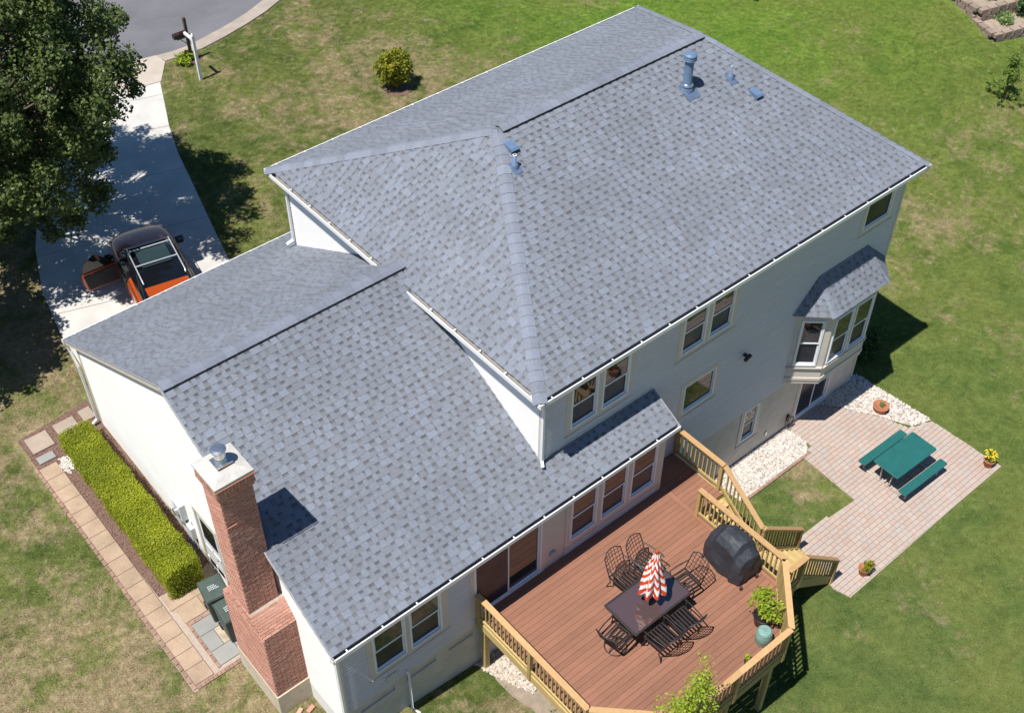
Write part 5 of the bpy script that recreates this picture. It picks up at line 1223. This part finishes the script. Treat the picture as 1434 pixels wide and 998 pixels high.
# terraced stone bed, top right -------------------------------------------------------
tw = empty('terraced_bed', (31.6, 8.9, 1.4), 'stepped tan block planting bed at the upper right edge of the lawn', 'retaining wall')
bb = []
def wallrun(p, q_, z0, h, nrow, mat=m_stonewall):
    p = Vector(p); q_ = Vector(q_); d = q_ - p; L = d.length; a = math.atan2(d.y, d.x); n = int(L / .42)
    for r_ in range(nrow):
        for i in range(n):
            c = p + d * ((i + .5 + (.25 if r_ % 2 else -.05)) / n); m = MB(); m.box((-.2, -.14, 0), (.2, .14, h - .012)); o = m.build('block', mat, None, bevel=.012); o.location = (c.x, c.y, z0 + r_ * h); o.rotation_euler = (0, 0, a + random.uniform(-.02, .02)); attach(o, tw)
wallrun((30.9, 8.05), (33.6, 7.35), 1.25, .17, 3); wallrun((30.9, 8.05), (31.35, 9.3), 1.3, .17, 3)
wallrun((31.35, 9.15), (33.6, 8.6), 1.7, .17, 3); wallrun((31.35, 9.2), (31.6, 10.5), 1.75, .17, 3)
wallrun((31.5, 10.3), (33.8, 9.8), 2.15, .17, 2); wallrun((31.5, 10.3), (31.7, 12.5), 2.15, .17, 2)
for P_, z in (([(31.0, 8.15), (36, 6.9), (36, 8.3), (31.4, 9.25)], 1.68), ([(31.45, 9.3), (36, 8.3), (36, 9.6), (31.6, 10.3)], 2.12), ([(31.6, 10.4), (38, 9.2), (38, 14), (31.9, 14)], 2.4)):
    q = MB(); q.prism(P_, 1.0, z); q.build('bed_soil', m_soil, tw)
bush('bed_plant', 32.2, 8.45, 'pale leafy perennial on the lowest step of the stone bed', blob(26, .42, .4, .14, .14), .14, 34, .05, m_leaf_pale, 'plant', 1.68)
bush('bed_plant', 32.9, 9.6, 'broad green perennial on the middle step of the stone bed', blob(36, .6, .45, .25, .2), .16, 34, .06, m_leaf_mid, 'plant', 2.12)
bush('bed_plant', 33.3, 8.2, 'dark upright plant at the picture edge of the stone bed', blob(36, .5, .4, .45, .45), .17, 34, .06, m_leaf_dark, 'plant', 1.68)
pl = empty('paddling_pool', (33.95, 8.95, 2.12), 'pale blue plastic pool at the edge of the stone bed', 'paddling pool')
q = MB(); q.lathe([(0, .02), (.5, .02), (.55, .22), (.6, .24), (.62, .2), (.58, 0), (0, 0)], n=28); q.build('rim', m_pool, pl, False)
q = MB(); q.lathe([(0, .0), (.53, .0)], (0, 0, .15), 28, cap=False); q.build('water', glass('pool_water', (.1, .3, .35), .03, 1.4, False), pl, False)

# ------------------------------------------------------------------ car in the driveway
cz = 2.13
car = empty('car', (-1.95, 14.80, cz), 'orange hatchback with black glass roof, silver roof rails and its driver door wide open', 'car', rz=math.atan2(.975, .20))
def lofted(stations, prof, name, mat, sub=2, par=car):
    q = MB(); n = None
    for st_ in stations:
        pr = prof(*st_); n = len(pr); q.v += [(st_[0], a, b) for a, b in pr]
    m = len(stations)
    q.f = [(i * n + k, (i + 1) * n + k, (i + 1) * n + (k + 1) % n, i * n + (k + 1) % n) for i in range(m - 1) for k in range(n)] + [tuple(range(n)), tuple(range((m - 1) * n, m * n))[::-1]]
    q.m = [0] * len(q.f); q.sm = [True] * len(q.f); o = q.build(name, mat, par, False)
    s = o.modifiers.new('smooth', 'SUBSURF'); s.levels = s.render_levels = sub; return o
def bp(x, hw, zt, zb):
    return [(hw * .82, zb), (hw * .98, zb + .12), (hw, (zb + zt) / 2), (hw * .99, zt - .16), (hw * .93, zt - .03), (hw * .6, zt + .02), (0, zt + .04), (-hw * .6, zt + .02), (-hw * .93, zt - .03), (-hw * .99, zt - .16), (-hw, (zb + zt) / 2), (-hw * .98, zb + .12), (-hw * .82, zb), (0, zb)]
lofted([(-2.25, .70, .98, .45), (-2.2, .82, 1.05, .32), (-1.9, .92, 1.1, .25), (-1.2, .945, 1.08, .2), (0, .93, 1.05, .2), (.9, .93, 1.03, .2), (1.3, .92, .99, .2), (1.8, .90, .90, .22), (2.1, .84, .82, .26), (2.28, .70, .74, .32), (2.32, .6, .68, .4)], bp, 'body', m_car)
def cp(x, hb, ht, zt):
    return [(hb, 1.0), (hb * .5 + ht * .5 + .02, 1.0 + (zt - 1.0) * .55), (ht, zt - .05), (ht * .8, zt), (0, zt + .025), (-ht * .8, zt), (-ht, zt - .05), (-(hb * .5 + ht * .5 + .02), 1.0 + (zt - 1.0) * .55), (-hb, 1.0), (0, .98)]
lofted([(-1.98, .72, .60, 1.12), (-1.85, .80, .64, 1.34), (-1.55, .83, .66, 1.55), (-1.0, .84, .67, 1.61), (-.2, .84, .67, 1.62), (.25, .83, .65, 1.57), (.75, .81, .66, 1.27), (1.15, .80, .70, 1.03)], cp, 'cabin', m_carblack)
q = MB(); q.add([(.30, -.55, 1.585), (.30, .55, 1.585), (1.02, .66, 1.12), (1.02, -.66, 1.12)], [(0, 3, 2, 1)]); q.build('windscreen', m_carblack, car, False)
q = MB(); q.prism(rounded(-.80, -.44, .12, .44, .06), 1.652, 1.662); q.build('sunroof', m_sunroof, car, False)
q = MB(); q.prism([(-2.02, -.60), (-2.02, .60), (-1.55, .62), (-1.55, -.62)], 1.50, 1.565); s_ = q.build('spoiler', m_car, car, False, bevel=.03)
for s in (-1, 1):
    q = MB(); q.tube([(.28, s * .60, 1.60), (.22, s * .61, 1.68), (-1.40, s * .61, 1.69), (-1.46, s * .6, 1.62)], .02, 8); q.build('roof_rail', m_chrome, car, False)
for x in (.02, -.72): q = MB(); q.beam((x, -.62, 1.71), (x, .62, 1.71), .045, .022); q.build('crossbar', m_chrome, car, False)
for s in (-1, 1):
    q = MB(); q.beam((.75, s * .885, 1.06), (-1.7, s * .885, 1.10), .01, .02); q.build('window_trim', m_rubber, car, False)
    for x in (1.40, -1.38):
        q = MB(); q.tube([(x, s * .74, .32), (x, s * .935, .32)], .34, 28); w_ = q.build('wheel', m_rubber, car, False)
        q = MB(); q.tube([(x, s * .90, .32), (x, s * .942, .32)], .22, 20); q.build('rim', m_chrome, w_, False)
    q = MB(); q.add([(2.05, s * .55, .70), (2.25, s * .5, .68), (2.2, s * .78, .66), (1.95, s * .86, .76), (2.05, s * .55, .78), (2.24, s * .5, .73), (2.19, s * .76, .72), (1.9, s * .84, .84)], [(0, 1, 2, 3), (4, 5, 6, 7), (0, 1, 5, 4), (1, 2, 6, 5), (2, 3, 7, 6), (3, 0, 4, 7)]); q.build('headlight', m_galv, car, False, bevel=.02)
q = MB(); q.add([(.75 + a * .12, -1.0 + b * .12, 1.08 + c * .07) for a in (-1, 1) for b in (-1, 1) for c in (-1, 1)], [(0, 1, 3, 2), (4, 6, 7, 5), (0, 4, 5, 1), (2, 3, 7, 6), (0, 2, 6, 4), (1, 5, 7, 3)]); q.build('mirror', m_carblack, car, False, bevel=.03)
q = MB(); q.box((-.30, .80, .35), (.62, .952, 1.03)); q.box((-.25, .70, 1.02), (.45, .875, 1.3)); q.build('door_opening', m_int, car, False, bevel=.03)
# open driver door, hinged at the front
hin = Vector((.68, .94, 0)); ang = R(80)
dx = Vector((-math.cos(ang), math.sin(ang), 0)); dn = Vector((math.sin(ang), math.cos(ang), 0))
q = MB()
def dq(a, z, t): v = hin + dx * a + dn * t; return (v.x, v.y, z)
pr = [(0, .35), (1.0, .38), (1.08, .7), (1.05, 1.02), (.0, 1.0)]
q.add([dq(a, z, t) for t in (0, .12) for a, z in pr], [(0, 1, 2, 3, 4)[::-1], (5, 6, 7, 8, 9), (0, 1, 6, 5), (1, 2, 7, 6), (2, 3, 8, 7), (3, 4, 9, 8), (4, 0, 5, 9)])
dr = q.build('door', m_car, car, False, bevel=.025)
q = MB(); pr2 = [(.02, 1.01), (1.04, 1.03), (.9, 1.35), (.62, 1.5), (.5, 1.5)]
q.add([dq(a, z, t) for t in (.04, .06) for a, z in pr2], [(0, 1, 2, 3, 4)[::-1], (5, 6, 7, 8, 9)] + [(i, (i + 1) % 5, 5 + (i + 1) % 5, 5 + i) for i in range(5)]); q.build('door_window', m_carblack, dr, False)
q = MB(); q.add([dq(a, z, t) for t in (-.035, -.003) for a, z in ((.06, .42), (.96, .44), (1.02, .95), (.06, .95))], [(3, 2, 1, 0), (4, 5, 6, 7), (0, 1, 5, 4), (1, 2, 6, 5), (2, 3, 7, 6), (3, 0, 4, 7)]); q.build('door_lining', m_int, dr, False)
v = hin + dx * .12 + dn * .22; q = MB(); q.box((v.x - .06, v.y - .11, 1.02), (v.x + .08, v.y + .11, 1.16)); q.build('mirror', m_carblack, dr, False, bevel=.03)

# ------------------------------------------------------------------ big tree by the driveway
tree = empty('maple_tree', (-5.6, 19.2, terr(-5.6, 19.3)), 'large dense broadleaf tree shading the driveway at the left edge', 'tree')
base_z = terr(-5.6, 19.3)
cc = Vector((1.65, -.2, 6.1)); limbs = MB()
limbs.tube([(0, 0, -.2), (.05, 0, .6), (.2, .02, 1.8), (.45, .05, 3.2), (.8, .05, 5.0), (1.2, .1, 9.2)], [.27, .21, .18, .15, .11, .03], 12)
cl = []; rads = []
lobes = [(Vector((random.gauss(0, 1), random.gauss(0, 1), random.gauss(0, .8))).normalized(), random.uniform(.74, 1.1)) for _ in range(34)]
while len(cl) < 620:
    v = Vector((random.gauss(0, 1), random.gauss(0, 1), random.gauss(0, 1))).normalized()
    lb = max(lobes, key=lambda L: L[0].dot(v)); k = lb[1] * random.uniform(.5, 1.0) ** .6
    p = cc + Vector((v.x * 4.1, v.y * 4.8, v.z * 4.8)) * min(k, .97)
    if p.z < 1.5: continue
    cl.append(tuple(p)); rads.append(random.uniform(.28, .55))
tops = [(.2, .02, 1.8), (.45, .05, 3.0), (.6, .05, 4.0), (.8, .05, 5.0), (.9, .08, 6.0)]
for i in range(0, len(cl), 5):
    p = Vector(cl[i]); s_ = Vector(tops[min(4, max(0, int((p.z - 1.5) / 1.7)))]); m_ = s_.lerp(p, .5) + Vector((0, 0, .25)); limbs.tube([s_, m_, p], [.06, .035, .012], 5)
limbs.build('trunk', m_bark, tree, False)
leaves('crown', cl, rads, 230, .062, m_leaf_big, tree, False, flat=.5, aspect=.65)
# a second tree just outside the frame to the left shades the lawn by the driveway
tree2 = empty('maple_tree', (-9.6, 15.6, terr(-9.6, 15.6)), 'smaller broadleaf tree rising from the shaded lawn left of the driveway', 'tree')
limbs = MB(); limbs.tube([(0, 0, -.2), (.1, 0, 1.5), (.3, 0, 3.4)], [.2, .14, .04], 10); limbs.build('trunk', m_bark, tree2, False)
leaves('crown', [tuple(Vector((.9, .3, 3.4)) + Vector((a * 2.3, b * 2.4, c * 1.7)) * random.uniform(.5, 1)) for a, b, c in [tuple(Vector((random.gauss(0, 1), random.gauss(0, 1), random.gauss(0, 1))).normalized()) for _ in range(110)]], .5, 210, .085, m_leaf_big, tree2, False, flat=.5, aspect=.65)

# ------------------------------------------------------------------ grass blades (one object, instanced by geometry nodes)
KEEP_OUT = [DRIVE_R + DRIVE_L[::-1], [(-5.7, -.35), (3.8, -.35), (3.8, .3), (12.9, .3), (12.9, 10.4), (1, 10.4), (1, 11.5), (-5.7, 11.5)], PAT, G1, G2, [(-2.0, -.3), (.8, -.3), (.2, -4.6), (-1.4, -4.3), (-2.0, -2.0)], [(-7.72, 12.3), (-5.5, 12.5), (-5.5, 2.95), (-7.66, 2.95)],
            [(3.6, 25.0)] + K_IN + [(60, 60), (-60, 60), (-30, 34), (-3.4, 27.4), (-.4, 24.9)], [(30.9, 8.0), (40, 5.8), (40, 20), (31.7, 14)], [(-6.5, 1.2), (-5.5, 1.2), (-5.5, 3), (-6.5, 3)], [(4.9, 25.3), (5.6, 25.2), (5.9, 25.75), (4.75, 26.0)]]
def free(x, y): return not any(inpoly(x, y, P) for P in KEEP_OUT)
st_ = .2; V = []; F = []
corners = [(-17, 3), (-7, -11), (6.5, -14), (24, -5), (41, 7), (41, 16), (18, 30), (4, 36), (-17, 28)]
xs = np.arange(-17, 41, st_); ys = np.arange(-14, 32, st_)
for x in xs:
    for y in ys:
        if not inpoly(x, y, corners) or not free(x + st_ / 2, y + st_ / 2): continue
        n = len(V); V += [(x, y, terr(x, y)), (x + st_, y, terr(x + st_, y)), (x + st_, y + st_, terr(x + st_, y + st_)), (x, y + st_, terr(x, y + st_))]; F.append((n, n + 1, n + 2, n + 3))
gme = bpy.data.meshes.new('lawn_grass'); gme.from_pydata(V, [], F); gme.materials.append(m_blade)
lawn = linkmesh('lawn_grass', gme); tag(lawn, 'mown lawn grass round the house, green with dry tan patches', 'grass', kind='stuff')
ng = bpy.data.node_groups.new('grass', 'GeometryNodeTree'); ng.interface.new_socket('Geometry', in_out='INPUT', socket_type='NodeSocketGeometry'); ng.interface.new_socket('Geometry', in_out='OUTPUT', socket_type='NodeSocketGeometry')
N_ = ng.nodes.new; Lk = ng.links.new
gi = N_('NodeGroupInput'); go = N_('NodeGroupOutput')
# one tuft: blades standing on a tiny grid
grd = N_('GeometryNodeMeshGrid'); grd.inputs[0].default_value = .11; grd.inputs[1].default_value = .11; grd.inputs[2].default_value = 4; grd.inputs[3].default_value = 4
sp = N_('GeometryNodeSetPosition'); rv = N_('FunctionNodeRandomValue'); rv.data_type = 'FLOAT_VECTOR'; rv.inputs[0].default_value = (-.02, -.02, 0); rv.inputs[1].default_value = (.02, .02, 0); Lk(rv.outputs[0], sp.inputs['Offset']); Lk(grd.outputs[0], sp.inputs[0])
cone = N_('GeometryNodeMeshCone'); cone.inputs['Vertices'].default_value = 3; cone.inputs['Radius Top'].default_value = .0008; cone.inputs['Radius Bottom'].default_value = .0045; cone.inputs['Depth'].default_value = .036
ip = N_('GeometryNodeInstanceOnPoints'); Lk(sp.outputs[0], ip.inputs['Points']); Lk(cone.outputs[0], ip.inputs['Instance'])
rr = N_('FunctionNodeRandomValue'); rr.data_type = 'FLOAT_VECTOR'; rr.inputs[0].default_value = (-.75, -.75, 0); rr.inputs[1].default_value = (.75, .75, 6.28); rr.inputs['Seed'].default_value = 4
ri_ = N_('GeometryNodeRotateInstances'); Lk(ip.outputs[0], ri_.inputs[0]); Lk(rr.outputs[0], ri_.inputs['Rotation']); rz_ = N_('GeometryNodeRealizeInstances'); Lk(ri_.outputs[0], rz_.inputs[0])
dp = N_('GeometryNodeDistributePointsOnFaces'); dp.inputs['Density'].default_value = 120; Lk(gi.outputs[0], dp.inputs['Mesh'])
i2 = N_('GeometryNodeInstanceOnPoints'); Lk(dp.outputs[0], i2.inputs['Points']); Lk(rz_.outputs[0], i2.inputs['Instance'])
r2 = N_('FunctionNodeRandomValue'); r2.data_type = 'FLOAT_VECTOR'; r2.inputs[0].default_value = (0, 0, 0); r2.inputs[1].default_value = (0, 0, 6.28); Lk(r2.outputs[0], i2.inputs['Rotation'])
r3 = N_('FunctionNodeRandomValue'); r3.inputs[2].default_value = .6; r3.inputs[3].default_value = 1.35; Lk(r3.outputs[1], i2.inputs['Scale'])
sm = N_('GeometryNodeSetMaterial'); sm.inputs['Material'].default_value = m_blade; Lk(i2.outputs[0], sm.inputs[0]); Lk(sm.outputs[0], go.inputs[0])
md = lawn.modifiers.new('grass', 'NODES'); md.node_group = ng
